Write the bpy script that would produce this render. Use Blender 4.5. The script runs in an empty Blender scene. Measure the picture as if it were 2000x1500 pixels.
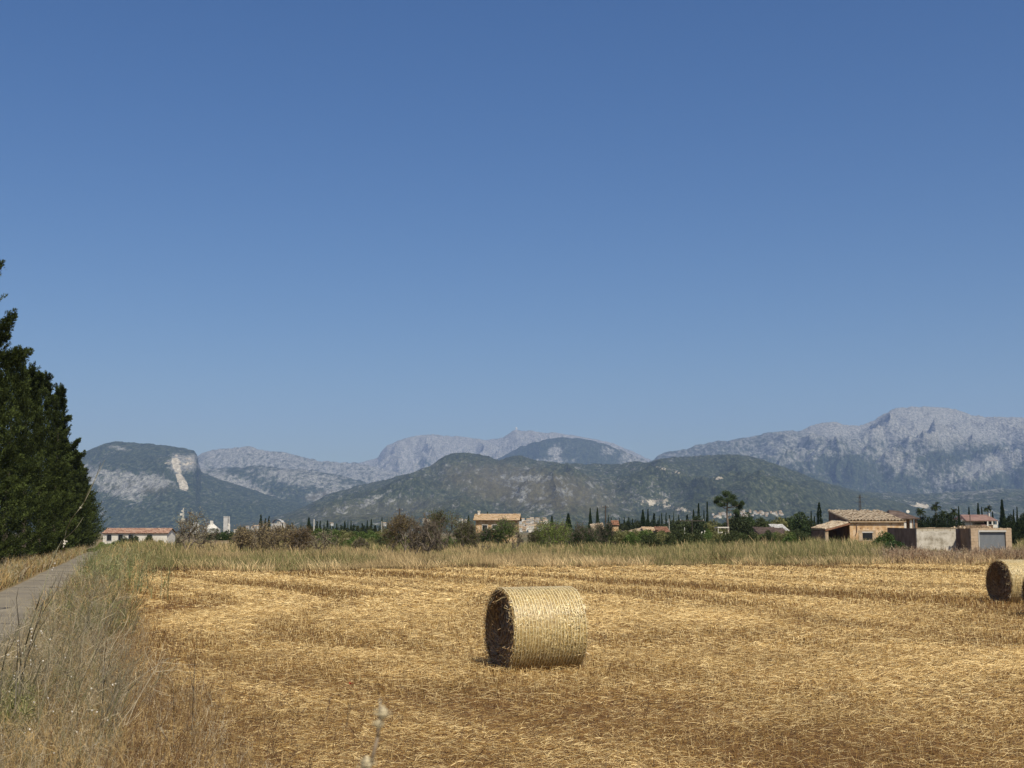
import bpy, math, random
import numpy as np
from mathutils import Vector
R = math.radians
scene = bpy.context.scene
COL = scene.collection
rng = np.random.default_rng(7)
random.seed(7)

# ------------------------------------------------------------------ camera, sky, sun, exposure
EYE = 2.04
FPX = 2600.0
PITCH = math.atan(287 / FPX)
cam_d = bpy.data.cameras.new('camera')
cam = bpy.data.objects.new('camera', cam_d)
COL.objects.link(cam)
cam.location = (0, 0, EYE)
cam.rotation_euler = (R(90) + PITCH, 0, 0)
cam_d.sensor_width = 36
cam_d.lens = 36 * FPX / 2000
cam_d.clip_start = 0.1
cam_d.clip_end = 60000
cam_d.dof.use_dof = True
cam_d.dof.focus_distance = 21
cam_d.dof.aperture_fstop = 8.5
scene.camera = cam

SUN_AZ, SUN_EL = 28.0, 54.0      # degrees to the right of straight behind the camera; height above horizon
world = bpy.data.worlds.new('World')
scene.world = world
world.use_nodes = True
wn = world.node_tree
for n in list(wn.nodes):
    wn.nodes.remove(n)
sky = wn.nodes.new('ShaderNodeTexSky')
sky.sky_type = 'NISHITA'
sky.sun_disc = False
sky.sun_elevation = R(SUN_EL)
sky.sun_rotation = R(180 - SUN_AZ)
sky.altitude = 100
sky.air_density = 1.0
sky.dust_density = 1.3
sky.ozone_density = 3.0
bg = wn.nodes.new('ShaderNodeBackground')
bg.inputs['Strength'].default_value = 0.07
wo = wn.nodes.new('ShaderNodeOutputWorld')
hs = wn.nodes.new('ShaderNodeHueSaturation'); hs.inputs['Hue'].default_value = 0.509; hs.inputs['Saturation'].default_value = 1.33; hs.inputs['Value'].default_value = 1.24
wn.links.new(sky.outputs[0], hs.inputs['Color']); wn.links.new(hs.outputs[0], bg.inputs[0])
wn.links.new(bg.outputs[0], wo.inputs['Surface'])

sun_d = bpy.data.lights.new('sun', 'SUN')
sun_d.energy = 4.9
sun_d.angle = R(0.53)
sun_d.color = (1.0, 0.93, 0.80)
sun = bpy.data.objects.new('sun', sun_d)
COL.objects.link(sun)
sv = Vector((math.sin(R(SUN_AZ)) * math.cos(R(SUN_EL)), -math.cos(R(SUN_AZ)) * math.cos(R(SUN_EL)), math.sin(R(SUN_EL))))
sun.rotation_euler = sv.to_track_quat('Z', 'Y').to_euler()
sun.location = (0, -20, 60)
scene.view_settings.view_transform = 'Standard'
scene.view_settings.look = 'None'
scene.view_settings.exposure = 0.0
scene.view_settings.gamma = 1.0
scene.cycles.volume_bounces = 1
scene.cycles.max_bounces = 5
scene.cycles.diffuse_bounces = 3
scene.cycles.transparent_max_bounces = 4

# ------------------------------------------------------------------ helpers: pixels of the 2000x1500 survey -> world
CT, ST = math.cos(PITCH), math.sin(PITCH)
def ray(px, py):
    u = (px - 1000) / FPX; v = (750 - py) / FPX
    return u, CT - v * ST, ST + v * CT
def P(px, py, Y):
    dx, dy, dz = ray(px, py); t = Y / dy
    return Vector((dx * t, Y, EYE + dz * t))
def G(py):
    dx, dy, dz = ray(1000, py)
    return EYE * dy / -dz
def X(px, Y, py=1037):
    return P(px, py, Y).x
def Zh(py, Y):
    return P(1000, py, Y).z

def sstep(a, b, x):
    t = np.clip((np.asarray(x, float) - a) / (b - a), 0, 1)
    return t * t * (3 - 2 * t)
def hsh(ix, iy, seed):
    ix = ix.astype(np.int64); iy = iy.astype(np.int64)
    h = (ix * 374761393 + iy * 668265263 + seed * 974711) & 0xffffffff
    h = ((h ^ (h >> 13)) * 1274126177) & 0xffffffff
    h = (h ^ (h >> 16)) & 0xffffffff
    return h / 4294967295.0
def vn(x, y, seed=0):
    x = np.asarray(x, float); y = np.asarray(y, float)
    xi = np.floor(x); yi = np.floor(y); fx = x - xi; fy = y - yi
    fx = fx * fx * (3 - 2 * fx); fy = fy * fy * (3 - 2 * fy)
    a = hsh(xi, yi, seed); b = hsh(xi + 1, yi, seed); c = hsh(xi, yi + 1, seed); d = hsh(xi + 1, yi + 1, seed)
    return (a * (1 - fx) + b * fx) * (1 - fy) + (c * (1 - fx) + d * fx) * fy
def fbm(x, y, seed=0, o=4):
    s = 0; a = .5; t = 0
    for i in range(o):
        s = s + a * vn(x, y, seed + i * 17); t += a
        x = x * 2.03 + 11.3; y = y * 2.03 + 5.7; a *= .5
    return s / t
def gz(x, y):
    x = np.asarray(x, float); y = np.asarray(y, float)
    drop = sstep(135, 300, y) * (1.1 + 1.6 * sstep(-5, -70, x))
    und = (fbm(x / 9, y / 9, 3, 2) - .5) * .12 * sstep(9, 22, y) * (1 - sstep(120, 200, y))
    keep = 1 - np.exp(-((x - .6) ** 2 + (y - 20) ** 2) / 5)
    return -drop + und * keep
def gz1(x, y):
    return float(gz(np.array([x]), np.array([y]))[0])

# ------------------------------------------------------------------ helpers: materials
def mat(name):
    m = bpy.data.materials.new(name); m.use_nodes = True
    t = m.node_tree; b = t.nodes['Principled BSDF']
    b.inputs['Roughness'].default_value = .85
    b.inputs['Specular IOR Level'].default_value = .2
    return m, t, b
def N(t, typ, **kw):
    n = t.nodes.new(typ)
    for k, v in kw.items():
        if k in ('operation', 'blend_type', 'data_type', 'attribute_name', 'noise_dimensions', 'wave_type', 'bands_direction', 'feature', 'interpolation', 'clamp', 'distance', 'vector_type'):
            setattr(n, k, v)
        else:
            n.inputs[k].default_value = v
    return n
def noise(t, scale, detail=3, rough=.55, vec=None, stretch=None, coord='Object'):
    n = N(t, 'ShaderNodeTexNoise', Scale=scale, Detail=detail, Roughness=rough)
    tc = t.nodes.new('ShaderNodeTexCoord')
    src = tc.outputs[coord]
    if stretch:
        mp = t.nodes.new('ShaderNodeMapping'); mp.inputs['Scale'].default_value = stretch[:3]
        if len(stretch) > 3: mp.inputs['Rotation'].default_value = (0, 0, stretch[3])
        t.links.new(src, mp.inputs[0]); src = mp.outputs[0]
    t.links.new(src, n.inputs['Vector'])
    return n.outputs['Fac']
def ramp(t, fac, stops, interp='LINEAR'):
    r = t.nodes.new('ShaderNodeValToRGB'); r.color_ramp.interpolation = interp
    e = r.color_ramp.elements
    while len(e) < len(stops): e.new(.5)
    for i, (p, c) in enumerate(stops):
        e[i].position = p; e[i].color = (*c, 1) if len(c) == 3 else c
    t.links.new(fac, r.inputs[0])
    return r.outputs[0]
def mixc(t, fac, a, b, mode='MIX'):
    m = t.nodes.new('ShaderNodeMix'); m.data_type = 'RGBA'; m.blend_type = mode
    for sock, v in ((m.inputs[0], fac), (m.inputs[6], a), (m.inputs[7], b)):
        if isinstance(v, (int, float)): sock.default_value = v
        elif isinstance(v, tuple): sock.default_value = (*v, 1)
        else: t.links.new(v, sock)
    return m.outputs[2]
def math_(t, op, a, b=0.0, c=None):
    m = t.nodes.new('ShaderNodeMath'); m.operation = op
    for i, v in enumerate((a, b) if c is None else (a, b, c)):
        if isinstance(v, (int, float)): m.inputs[i].default_value = v
        else: t.links.new(v, m.inputs[i])
    return m.outputs[0]
def bump(t, b, h, strength=.5, dist=.02):
    n = t.nodes.new('ShaderNodeBump'); n.inputs['Strength'].default_value = strength; n.inputs['Distance'].default_value = dist
    t.links.new(h, n.inputs['Height']); t.links.new(n.outputs[0], b.inputs['Normal'])
def attr(t, name='Col'):
    a = t.nodes.new('ShaderNodeAttribute'); a.attribute_name = name
    return a
def flat(name, c, c2=None, scale=3, rough=.85, bmp=0, detail=4):
    m, t, b = mat(name); b.inputs['Roughness'].default_value = rough
    c2 = c2 or tuple(x * .75 for x in c)
    n = noise(t, scale, detail)
    t.links.new(ramp(t, n, [(.3, c2), (.7, c)]), b.inputs['Base Color'])
    if bmp: bump(t, b, n, .6, bmp)
    return m
def vcol(name, rough=.8, var=.25, scale=1.5, spec=.2, trans=0.0):
    m, t, b = mat(name); b.inputs['Roughness'].default_value = rough; b.inputs['Specular IOR Level'].default_value = spec
    a = attr(t)
    n = noise(t, scale, 2)
    v = ramp(t, n, [(.25, (1 - var,) * 3), (.75, (1 + var,) * 3)])
    c = mixc(t, 1.0, a.outputs['Color'], v, 'MULTIPLY')
    t.links.new(c, b.inputs['Base Color'])
    if trans:
        tr = t.nodes.new('ShaderNodeBsdfTranslucent'); t.links.new(c, tr.inputs[0])
        mx = t.nodes.new('ShaderNodeMixShader'); mx.inputs[0].default_value = trans
        out = t.nodes['Material Output']
        t.links.new(b.outputs[0], mx.inputs[1]); t.links.new(tr.outputs[0], mx.inputs[2]); t.links.new(mx.outputs[0], out.inputs[0])
    return m

# ------------------------------------------------------------------ helpers: objects
def tag(o, label=None, cat=None, group=None, kind=None):
    if label: o['label'] = label
    if cat: o['category'] = cat
    if group: o['group'] = group
    if kind: o['kind'] = kind
    return o
def empty(name, loc, label, cat, group=None, rz=0, sc=None):
    o = bpy.data.objects.new(name, None); COL.objects.link(o)
    o.location = loc; o.rotation_euler = (0, 0, rz); o.empty_display_size = .3
    if sc: o.scale = sc
    return tag(o, label, cat, group)
def link(name, me, m, parent=None, loc=None):
    o = bpy.data.objects.new(name, me); COL.objects.link(o)
    if m and not me.materials: me.materials.append(m)
    if parent: o.parent = parent
    if loc is not None: o.location = loc
    return o
def np_mesh(name, V, F, C=None, smooth=False):
    """V (n,3), F (m,k) with one k; C (n,3) point colours"""
    me = bpy.data.meshes.new(name)
    V = np.ascontiguousarray(V, dtype=np.float32); F = np.ascontiguousarray(F, dtype=np.int32)
    k = F.shape[1]
    me.vertices.add(len(V)); me.vertices.foreach_set('co', V.ravel())
    me.loops.add(F.size); me.loops.foreach_set('vertex_index', F.ravel())
    me.polygons.add(len(F)); me.polygons.foreach_set('loop_start', np.arange(0, F.size, k, dtype=np.int32))
    me.polygons.foreach_set('loop_total', np.full(len(F), k, dtype=np.int32))
    if smooth: me.polygons.foreach_set('use_smooth', np.ones(len(F), dtype=bool))
    if C is not None:
        a = me.color_attributes.new('Col', 'FLOAT_COLOR', 'POINT')
        c4 = np.ones((len(V), 4), dtype=np.float32); c4[:, :3] = C
        a.data.foreach_set('color', c4.ravel())
    me.update(calc_edges=True)
    return me
def unit(v):
    return v / np.maximum(np.linalg.norm(v, axis=-1, keepdims=True), 1e-9)
def strips(p0, p1, w, col, r=rng, side=None, taper=1.0):
    """flat ribbons from p0 to p1"""
    n = len(p0); d = unit(p1 - p0)
    if side is None:
        side = np.cross(d, r.normal(size=(n, 3)))
    side = unit(side) * (np.asarray(w).reshape(-1, 1) / 2)
    V = np.stack([p0 - side, p0 + side, p1 + side * taper, p1 - side * taper], 1).reshape(-1, 3)
    F = np.arange(4 * n).reshape(n, 4)
    C = np.repeat(col, 4, axis=0) if col is not None else None
    return V, F, C
def diamonds(c, d, l, w, col, r=rng):
    n = len(c); d = unit(d); side = unit(np.cross(d, r.normal(size=(n, 3)))) * (np.asarray(w).reshape(-1, 1) / 2)
    l = np.asarray(l).reshape(-1, 1)
    V = np.stack([c, c + d * l * .45 + side, c + d * l, c + d * l * .45 - side], 1).reshape(-1, 3)
    return V, np.arange(4 * n).reshape(n, 4), np.repeat(col, 4, axis=0)
def cat_(parts):
    Vs, Fs, Cs, o = [], [], [], 0
    for V, F, C in parts:
        Vs.append(V); Fs.append(F + o); Cs.append(C); o += len(V)
    return np.concatenate(Vs), np.concatenate(Fs), (np.concatenate(Cs) if Cs[0] is not None else None)
def tubes(seg, sides=5):
    """seg: list of (p0,p1,r0,r1) -> quads"""
    p0 = np.array([s[0] for s in seg], float); p1 = np.array([s[1] for s in seg], float)
    r0 = np.array([s[2] for s in seg]); r1 = np.array([s[3] for s in seg])
    d = unit(p1 - p0); up = np.where(np.abs(d[:, 2:3]) > .9, np.array([[1., 0, 0]]), np.array([[0, 0, 1.]]))
    a = unit(np.cross(d, up)); b = np.cross(d, a); n = len(seg)
    V = np.zeros((n, 2 * sides, 3)); F = np.zeros((n, sides, 4), int)
    for k in range(sides):
        an = 2 * math.pi * k / sides; o = a * math.cos(an) + b * math.sin(an)
        V[:, k] = p0 + o * r0[:, None]; V[:, sides + k] = p1 + o * r1[:, None]
    base = (np.arange(n) * 2 * sides)
    for k in range(sides):
        k2 = (k + 1) % sides
        F[:, k] = np.stack([base + k, base + k2, base + sides + k2, base + sides + k], 1)
    return V.reshape(-1, 3), F.reshape(-1, 4)
class MB:
    """small mesh builder: boxes, prisms, tubes collected into ONE mesh"""
    def __init__(s): s.v = []; s.f = []
    def add(s, vs, fs):
        o = len(s.v); s.v += [tuple(v) for v in vs]; s.f += [tuple(i + o for i in f) for f in fs]; return s
    def box(s, x0, y0, z0, x1, y1, z1):
        return s.add([(x0, y0, z0), (x1, y0, z0), (x1, y1, z0), (x0, y1, z0), (x0, y0, z1), (x1, y0, z1), (x1, y1, z1), (x0, y1, z1)],
                     [(0, 3, 2, 1), (4, 5, 6, 7), (0, 1, 5, 4), (1, 2, 6, 5), (2, 3, 7, 6), (3, 0, 4, 7)])
    def cyl(s, p0, p1, r0, r1=None, n=8, caps=True):
        r1 = r0 if r1 is None else r1
        V, F = tubes([(p0, p1, r0, r1)], n)
        s.add(V.tolist(), F.tolist())
        if caps:
            o = len(s.v) - 2 * n
            s.f.append(tuple(o + i for i in reversed(range(n)))); s.f.append(tuple(o + n + i for i in range(n)))
        return s
    def tube(s, pts, rad, n=6):
        for a, b, ra, rb in zip(pts[:-1], pts[1:], rad[:-1], rad[1:]): s.cyl(a, b, ra, rb, n, True)
        return s
    def build(s, name, m, parent=None, smooth=False):
        me = bpy.data.meshes.new(name); me.from_pydata(s.v, [], s.f)
        if smooth:
            for p in me.polygons: p.use_smooth = True
        me.update()
        return link(name, me, m, parent)
def copy_tree(o, parent=None):
    c = o.copy(); COL.objects.link(c); c.parent = parent
    for ch in list(o.children): copy_tree(ch, c)
    return c

# ------------------------------------------------------------------ materials
M = {}
M['leaf'] = vcol('leaf_foliage', .75, .25, .8, .15, .25)
M['needle'] = vcol('needle_foliage', .8, .3, .6, .1, .1)
M['straw'] = vcol('straw_stalks', .55, .12, .5, .3, .25)
M['grassb'] = vcol('grass_blades', .7, .12, .3, .2, .3)
M['bark'] = flat('bark', (.19, .155, .115), (.10, .08, .058), 6, .9, .02)
M['barkpale'] = flat('pale_bark', (.28, .22, .16), (.16, .12, .09), 6, .9, .02)
M['white'] = flat('white_render', (.72, .68, .58), (.6, .56, .47), .6)
M['offwhite'] = flat('grey_white_concrete', (.62, .6, .54), (.45, .43, .38), .15)
M['dark'] = flat('dark_opening', (.02, .022, .022), (.012, .013, .013), 2, .5)
M['metal'] = flat('galvanised_metal', (.32, .34, .35), (.22, .23, .24), 4, .5)
M['pole'] = flat('weathered_pole', (.1, .085, .07), (.06, .05, .04), 8)

def stone_mat(name, c1, c2, c3, bs=(.5, .25), mortar=(.42, .38, .3), blotch=.8):
    m, t, b = mat(name)
    n1 = noise(t, blotch, 5, .6); n2 = noise(t, 9, 4, .6)
    c = ramp(t, n1, [(.38, c2), (.5, c1), (.62, c3)])
    c = mixc(t, math_(t, 'MULTIPLY', n2, .55), c, tuple(x * .45 for x in c1), 'MIX')
    t.links.new(c, b.inputs['Base Color'])
    bump(t, b, n2, .8, .03)
    return m
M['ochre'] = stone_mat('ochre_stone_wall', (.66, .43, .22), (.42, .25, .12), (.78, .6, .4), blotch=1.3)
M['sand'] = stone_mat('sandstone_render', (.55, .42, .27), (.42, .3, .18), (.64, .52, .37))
M['brown'] = stone_mat('brown_and_shaded_wall', (.27, .165, .095), (.18, .11, .06), (.34, .22, .14))  # brown of sheds and piers; also shade put into the side walls
M['tile'] = stone_mat('terracotta_tiles', (.48, .37, .24), (.28, .20, .13), (.64, .54, .39), blotch=3.0)
M['tilered'] = stone_mat('red_roof_tiles', (.46, .27, .18), (.34, .19, .13), (.55, .38, .27), blotch=1.1)
M['tilepink'] = stone_mat('dull_pink_tiles', (.27, .17, .13), (.24, .13, .11), (.35, .22, .18), blotch=.7)
M['tileochre'] = stone_mat('golden_roof_tiles', (.62, .43, .24), (.5, .33, .17), (.68, .52, .34), blotch=1.1)
M['tiledark'] = stone_mat('dark_roof_tiles', (.13, .09, .07), (.09, .065, .05), (.18, .13, .1), blotch=1.1)
M['rust'] = stone_mat('rusty_sheet', (.30, .15, .085), (.2, .09, .05), (.42, .25, .16), blotch=.9)
# block wall: patchy render with bare blocks along the top
m, t, b = mat('block_wall_render'); M['block'] = m
br = N(t, 'ShaderNodeTexBrick', Scale=1.0); br.inputs['Color1'].default_value = (.55, .48, .35, 1); br.inputs['Color2'].default_value = (.47, .4, .28, 1)
br.inputs['Mortar'].default_value = (.24, .19, .13, 1); br.inputs['Mortar Size'].default_value = .018
br.inputs['Brick Width'].default_value = .5; br.inputs['Row Height'].default_value = .25
tc = t.nodes.new('ShaderNodeTexCoord'); mp = t.nodes.new('ShaderNodeMapping'); mp.inputs['Rotation'].default_value = (R(90), 0, 0)
t.links.new(tc.outputs['Object'], mp.inputs[0]); t.links.new(mp.outputs[0], br.inputs['Vector'])
sep = t.nodes.new('ShaderNodeSeparateXYZ'); t.links.new(tc.outputs['Object'], sep.inputs[0])
n1 = noise(t, 1.2, 5, .65)
hmask = math_(t, 'ADD', math_(t, 'MULTIPLY', sep.outputs['Z'], 1.1), math_(t, 'MULTIPLY', n1, 1.6))
hm = ramp(t, math_(t, 'SUBTRACT', hmask, 2.7), [(.35, (0, 0, 0)), (.5, (1, 1, 1))])
ren = ramp(t, n1, [(.36, (.30, .26, .19)), (.5, (.56, .51, .41)), (.64, (.68, .63, .53))])
c = mixc(t, hm, ren, br.outputs['Color']); t.links.new(c, b.inputs['Base Color']); bump(t, b, noise(t, 14, 4), .5, .02)
m, t, b = mat('garage_block_render'); M['gblock'] = m
br2 = N(t, 'ShaderNodeTexBrick', Scale=1.0); br2.inputs['Color1'].default_value = (.60, .46, .30, 1); br2.inputs['Color2'].default_value = (.46, .33, .20, 1)
br2.inputs['Mortar'].default_value = (.27, .2, .13, 1); br2.inputs['Mortar Size'].default_value = .022; br2.inputs['Brick Width'].default_value = .42; br2.inputs['Row Height'].default_value = .24
tc = t.nodes.new('ShaderNodeTexCoord'); mp = t.nodes.new('ShaderNodeMapping'); mp.inputs['Rotation'].default_value = (R(90), 0, 0)
t.links.new(tc.outputs['Object'], mp.inputs[0]); t.links.new(mp.outputs[0], br2.inputs['Vector'])
nn = noise(t, 1.4, 6, .7)
c = mixc(t, ramp(t, nn, [(.42, (0, 0, 0)), (.58, (.9, .9, .9))]), br2.outputs['Color'], (.58, .44, .30)); c = mixc(t, math_(t, 'MULTIPLY', noise(t, 5, 5, .7), .5), c, (.25, .17, .1))
t.links.new(c, b.inputs['Base Color']); bump(t, b, noise(t, 12, 4), .6, .02)
# corrugated garage door
m, t, b = mat('grey_slatted_metal'); M['slat'] = m
w = N(t, 'ShaderNodeTexWave', Scale=3.2, Distortion=0.0); w.bands_direction = 'X'
tc = t.nodes.new('ShaderNodeTexCoord'); t.links.new(tc.outputs['Object'], w.inputs['Vector'])
c = ramp(t, w.outputs['Fac'], [(.2, (.12, .14, .16)), (.6, (.26, .29, .31))])
t.links.new(mixc(t, math_(t, 'MULTIPLY', noise(t, 3, 4), .35), c, (.25, .2, .15)), b.inputs['Base Color'])
bump(t, b, w.outputs['Fac'], .8, .03); b.inputs['Roughness'].default_value = .5

# ------------------------------------------------------------------ ground
XS = np.concatenate([-np.geomspace(9000, 30, 46), np.linspace(-28, 28, 57), np.geomspace(30, 9000, 46)])
YS = np.concatenate([[-250, -100, -40, -15, 0], np.linspace(4, 130, 85), np.geomspace(134, 17200, 60)])
gx, gy = np.meshgrid(XS, YS)
def grid_faces(nr, nc):
    i = np.arange((nr - 1) * (nc - 1)); r_ = i // (nc - 1); c_ = i % (nc - 1); a = r_ * nc + c_
    return np.stack([a, a + 1, a + nc + 1, a + nc], 1)
V = np.stack([gx, gy, gz(gx, gy)], -1).reshape(-1, 3)
m, t, b = mat('dry_earth_ground')
n1 = noise(t, .02, 5); n2 = noise(t, 1.5, 6, .7); n3 = noise(t, .003, 3)
c = ramp(t, n1, [(.3, (.17, .13, .06)), (.55, (.26, .19, .09)), (.75, (.12, .13, .05))])
c = mixc(t, ramp(t, n3, [(.45, (0, 0, 0)), (.6, (1, 1, 1))]), c, (.075, .085, .035))
c = mixc(t, math_(t, 'MULTIPLY', n2, .5), c, (.12, .08, .035)); t.links.new(c, b.inputs['Base Color']); bump(t, b, n2, .6, .05)
o = link('ground', np_mesh('ground', V, grid_faces(*gx.shape), smooth=True), m); tag(o, kind='structure')

# field sheet (stubble) : far edge of the mown field and its left edge beside the weeds
def field_far(x):           # Y of the mown field's far edge
    x = np.asarray(x, float)
    return 62 + 0.37 * np.clip(x + 22, -10, 70) + (fbm(x / 6, x * 0 + 3, 5, 3) - .5) * 5
def field_left(y):
    y = np.asarray(y, float)
    return -0.304 * y + .05 + (fbm(y / 3, y * 0, 9, 3) - .5) * .8
def road_l(y): return -4.35 - .283 * y
def road_r(y): return -1.75 - .283 * y
nu, nv = 120, 110
vv = np.linspace(0, 1, nv)[:, None]; uu = np.linspace(0, 1, nu)[None, :]
yy0 = 3.0
Yf = yy0 + (68 - yy0) * vv ** 1.3 + 0 * uu
xl = field_left(Yf); xr = 60 + 0 * Yf
Xf = xl + (xr - xl) * uu
Yf = np.where(True, yy0 + (field_far(Xf) - yy0) * vv ** 1.3, 0)
Xf = field_left(Yf) + (60 - field_left(Yf)) * uu
V = np.stack([Xf, Yf, gz(Xf, Yf) + .004 + .012], -1).reshape(-1, 3)
m, t, b = mat('stubble_soil')
n1 = noise(t, 30, 5, .7, stretch=(1, .25, 1, R(25))); n2 = noise(t, .35, 4, .6, stretch=(1, .22, 1, R(-28))); n3 = noise(t, 7, 5, .7)
c = ramp(t, n1, [(.3, (.08, .04, .014)), (.5, (.17, .09, .032)), (.72, (.34, .21, .085))])
c2 = ramp(t, n2, [(.35, (.62, .56, .5)), (.65, (1.15, 1.15, 1.1))])
c = mixc(t, 1.0, c, c2, 'MULTIPLY'); c = mixc(t, math_(t, 'MULTIPLY', n3, .4), c, (.10, .05, .02))
t.links.new(c, b.inputs['Base Color']); bump(t, b, n1, .7, .02)
o = link('field', np_mesh('field', V, grid_faces(nv, nu), smooth=True), m); tag(o, kind='structure')

# lane
ys = np.concatenate([np.linspace(-30, 150, 150)])
us = np.linspace(0, 1, 7)
YY, UU = np.meshgrid(ys, us, indexing='ij')
wob = (fbm(YY / 4, UU * 0, 21, 3) - .5) * .18
XX = road_l(YY) + (road_r(YY) - road_l(YY)) * UU + wob * np.where(UU < .5, -1, 1) * (np.abs(UU - .5) > .45)
V = np.stack([XX, YY, gz(XX, YY) + .03 - .02 * (2 * UU - 1) ** 2], -1).reshape(-1, 3)
m, t, b = mat('worn_lane_surface')
n1 = noise(t, .5, 5, .6); n2 = noise(t, 25, 4, .7)
c = ramp(t, n1, [(.3, (.165, .14, .105)), (.55, (.245, .21, .145)), (.75, (.33, .285, .20))])
c = mixc(t, math_(t, 'MULTIPLY', n2, .45), c, (.13, .108, .08)); 
# broken dark cross lines wavering over the lane
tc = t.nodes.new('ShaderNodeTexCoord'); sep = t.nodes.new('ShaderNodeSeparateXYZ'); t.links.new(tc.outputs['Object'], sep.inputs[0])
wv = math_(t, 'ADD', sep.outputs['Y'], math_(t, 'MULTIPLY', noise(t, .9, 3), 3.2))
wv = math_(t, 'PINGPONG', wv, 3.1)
line_mask = math_(t, 'MULTIPLY', math_(t, 'LESS_THAN', wv, .13), math_(t, 'GREATER_THAN', noise(t, .23, 2), .47))
c = mixc(t, line_mask, c, (.04, .036, .032)); t.links.new(c, b.inputs['Base Color']); bump(t, b, n2, .4, .01)
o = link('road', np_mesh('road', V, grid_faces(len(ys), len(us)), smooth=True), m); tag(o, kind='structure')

# ------------------------------------------------------------------ mountains
def mountain_mat():
    m, t, b = mat('forest_and_limestone')
    a = attr(t); sp = t.nodes.new('ShaderNodeSeparateColor'); t.links.new(a.outputs['Color'], sp.inputs[0])
    nA = noise(t, .031, 5, .8, stretch=(1, .24, .8)); nB = noise(t, .07, 4, .8, stretch=(1, .25, .8)); nC = noise(t, .0016, 4, .6)
    f = ramp(t, nB, [(.38, (.010, .017, .010)), (.52, (.036, .052, .026)), (.64, (.11, .12, .07))])
    f = mixc(t, math_(t, 'MULTIPLY', sp.outputs[2], 1.0), f, mixc(t, nB, (.05, .045, .025), (.22, .175, .10)))
    rk = ramp(t, nB, [(.36, (.07, .072, .062)), (.5, (.235, .232, .2)), (.64, (.43, .42, .355))])
    # rock shows where the patchy noise is below the painted share of bare rock
    mixn = math_(t, 'ADD', math_(t, 'MULTIPLY', nA, .6), math_(t, 'MULTIPLY', nB, .4))
    e = math_(t, 'SUBTRACT', math_(t, 'ADD', math_(t, 'MULTIPLY', sp.outputs[0], .23), .375), mixn)
    mk = ramp(t, math_(t, 'ADD', math_(t, 'MULTIPLY', e, 14), .5), [(.25, (0, 0, 0)), (.75, (1, 1, 1))])
    c = mixc(t, mk, f, rk)
    sc_ = ramp(t, nB, [(.36, (.25, .22, .16)), (.5, (.46, .40, .29)), (.66, (.66, .6, .46))])
    scm = ramp(t, math_(t, 'ADD', sp.outputs[1], math_(t, 'MULTIPLY', math_(t, 'SUBTRACT', nA, .5), 4.5)), [(.40, (0, 0, 0)), (.62, (1, 1, 1))])
    scm = math_(t, 'MULTIPLY', scm, math_(t, 'MINIMUM', math_(t, 'MULTIPLY', sp.outputs[1], 3.0), 1.0))
    c = mixc(t, scm, c, sc_)
    t.links.new(c, b.inputs['Base Color']); b.inputs['Roughness'].default_value = .95; b.inputs['Specular IOR Level'].default_value = 0
    bump(t, b, math_(t, 'ADD', nA, math_(t, 'MULTIPLY', nB, .6)), 1.0, 9)
    return m
MM = mountain_mat()
LAY = {}
def layer(name, prof, D, Fd, Bd, paint, amp=.10, cols=900, rows=90, seed=1, power=1.25, rough=1.0):
    xs = np.linspace(prof[0][0], prof[-1][0], cols)
    pyc = np.interp(xs, [p[0] for p in prof], [p[1] for p in prof])
    jag = (fbm(xs / 9, xs * 0 + seed, seed, 4) - .5) * 5.0 * rough
    crest = np.maximum((1037 - pyc) / FPX * D, -2.0)
    nb = 14
    r = np.concatenate([np.linspace(0, 1, rows), 1 + np.linspace(.08, 1, nb)])
    RR, PX = np.meshgrid(r, xs, indexing='ij'); CR = np.broadcast_to(crest, RR.shape)
    front = RR <= 1
    d = np.where(front, D - Fd * (1 - RR), D + Bd * (RR - 1))
    wx = (PX - 1000) / FPX * d
    s = np.where(front, np.clip(RR, 0, 1) ** power, np.clip(1 - (RR - 1), 0, 1) ** 1.2)
    g1 = 1 - np.abs(2 * fbm(wx / 520 + .35 * fbm(wx / 900, d / 900, seed + 4), d / 1500, seed + 1, 4) - 1) ** .8
    g2 = fbm(wx / 210, d / 330, seed + 2, 5)
    bumpw = np.where(front, np.sin(np.pi * np.clip(RR, 0, 1)) ** .8, .4 * np.sin(np.pi * np.clip(RR - 1, 0, 1)))
    h = CR * s + CR * amp * 2.2 * (g1 - .55) * bumpw + CR * amp * 1.6 * (g2 - .5) * bumpw
    h = h - jag[None, :] / FPX * D * np.clip(1 - np.abs(RR - 1) / .07, 0, 1)
    lim = CR / D * d * .992
    h = np.where(front & (RR < .93), np.minimum(h, np.where(RR > .5, lim, h)), h)
    h = np.where(RR <= 0, -8, h); h = np.where(RR >= 1.999, -8, h)
    py = 1037 - h / d * FPX
    rock, scar, warm = paint(PX, py, RR, CR)
    C = np.stack([np.clip(rock, 0, 1), np.clip(scar, 0, 1), np.clip(warm, 0, 1)], -1).reshape(-1, 3)
    V = np.stack([wx, d, h + EYE * np.clip(RR, 0, 1) * (RR <= 1)], -1).reshape(-1, 3)
    o = link(name, np_mesh(name, V, grid_faces(len(r), cols), C, smooth=True), MM)
    tag(o, kind='structure')
    LAY[name] = (xs, d[:rows], h[:rows], py[:rows])
    return o
def blob(px, py, cx, cy, rx, ry, ang=0, soft=.5):
    a = R(ang); dx = px - cx; dy = py - cy
    u = (dx * math.cos(a) + dy * math.sin(a)) / rx; v = (-dx * math.sin(a) + dy * math.cos(a)) / ry
    return 1 - sstep(1 - soft, 1 + soft, np.sqrt(u * u + v * v) + (fbm(px / 7, py / 7, 31, 3) - .5) * .7)
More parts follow.
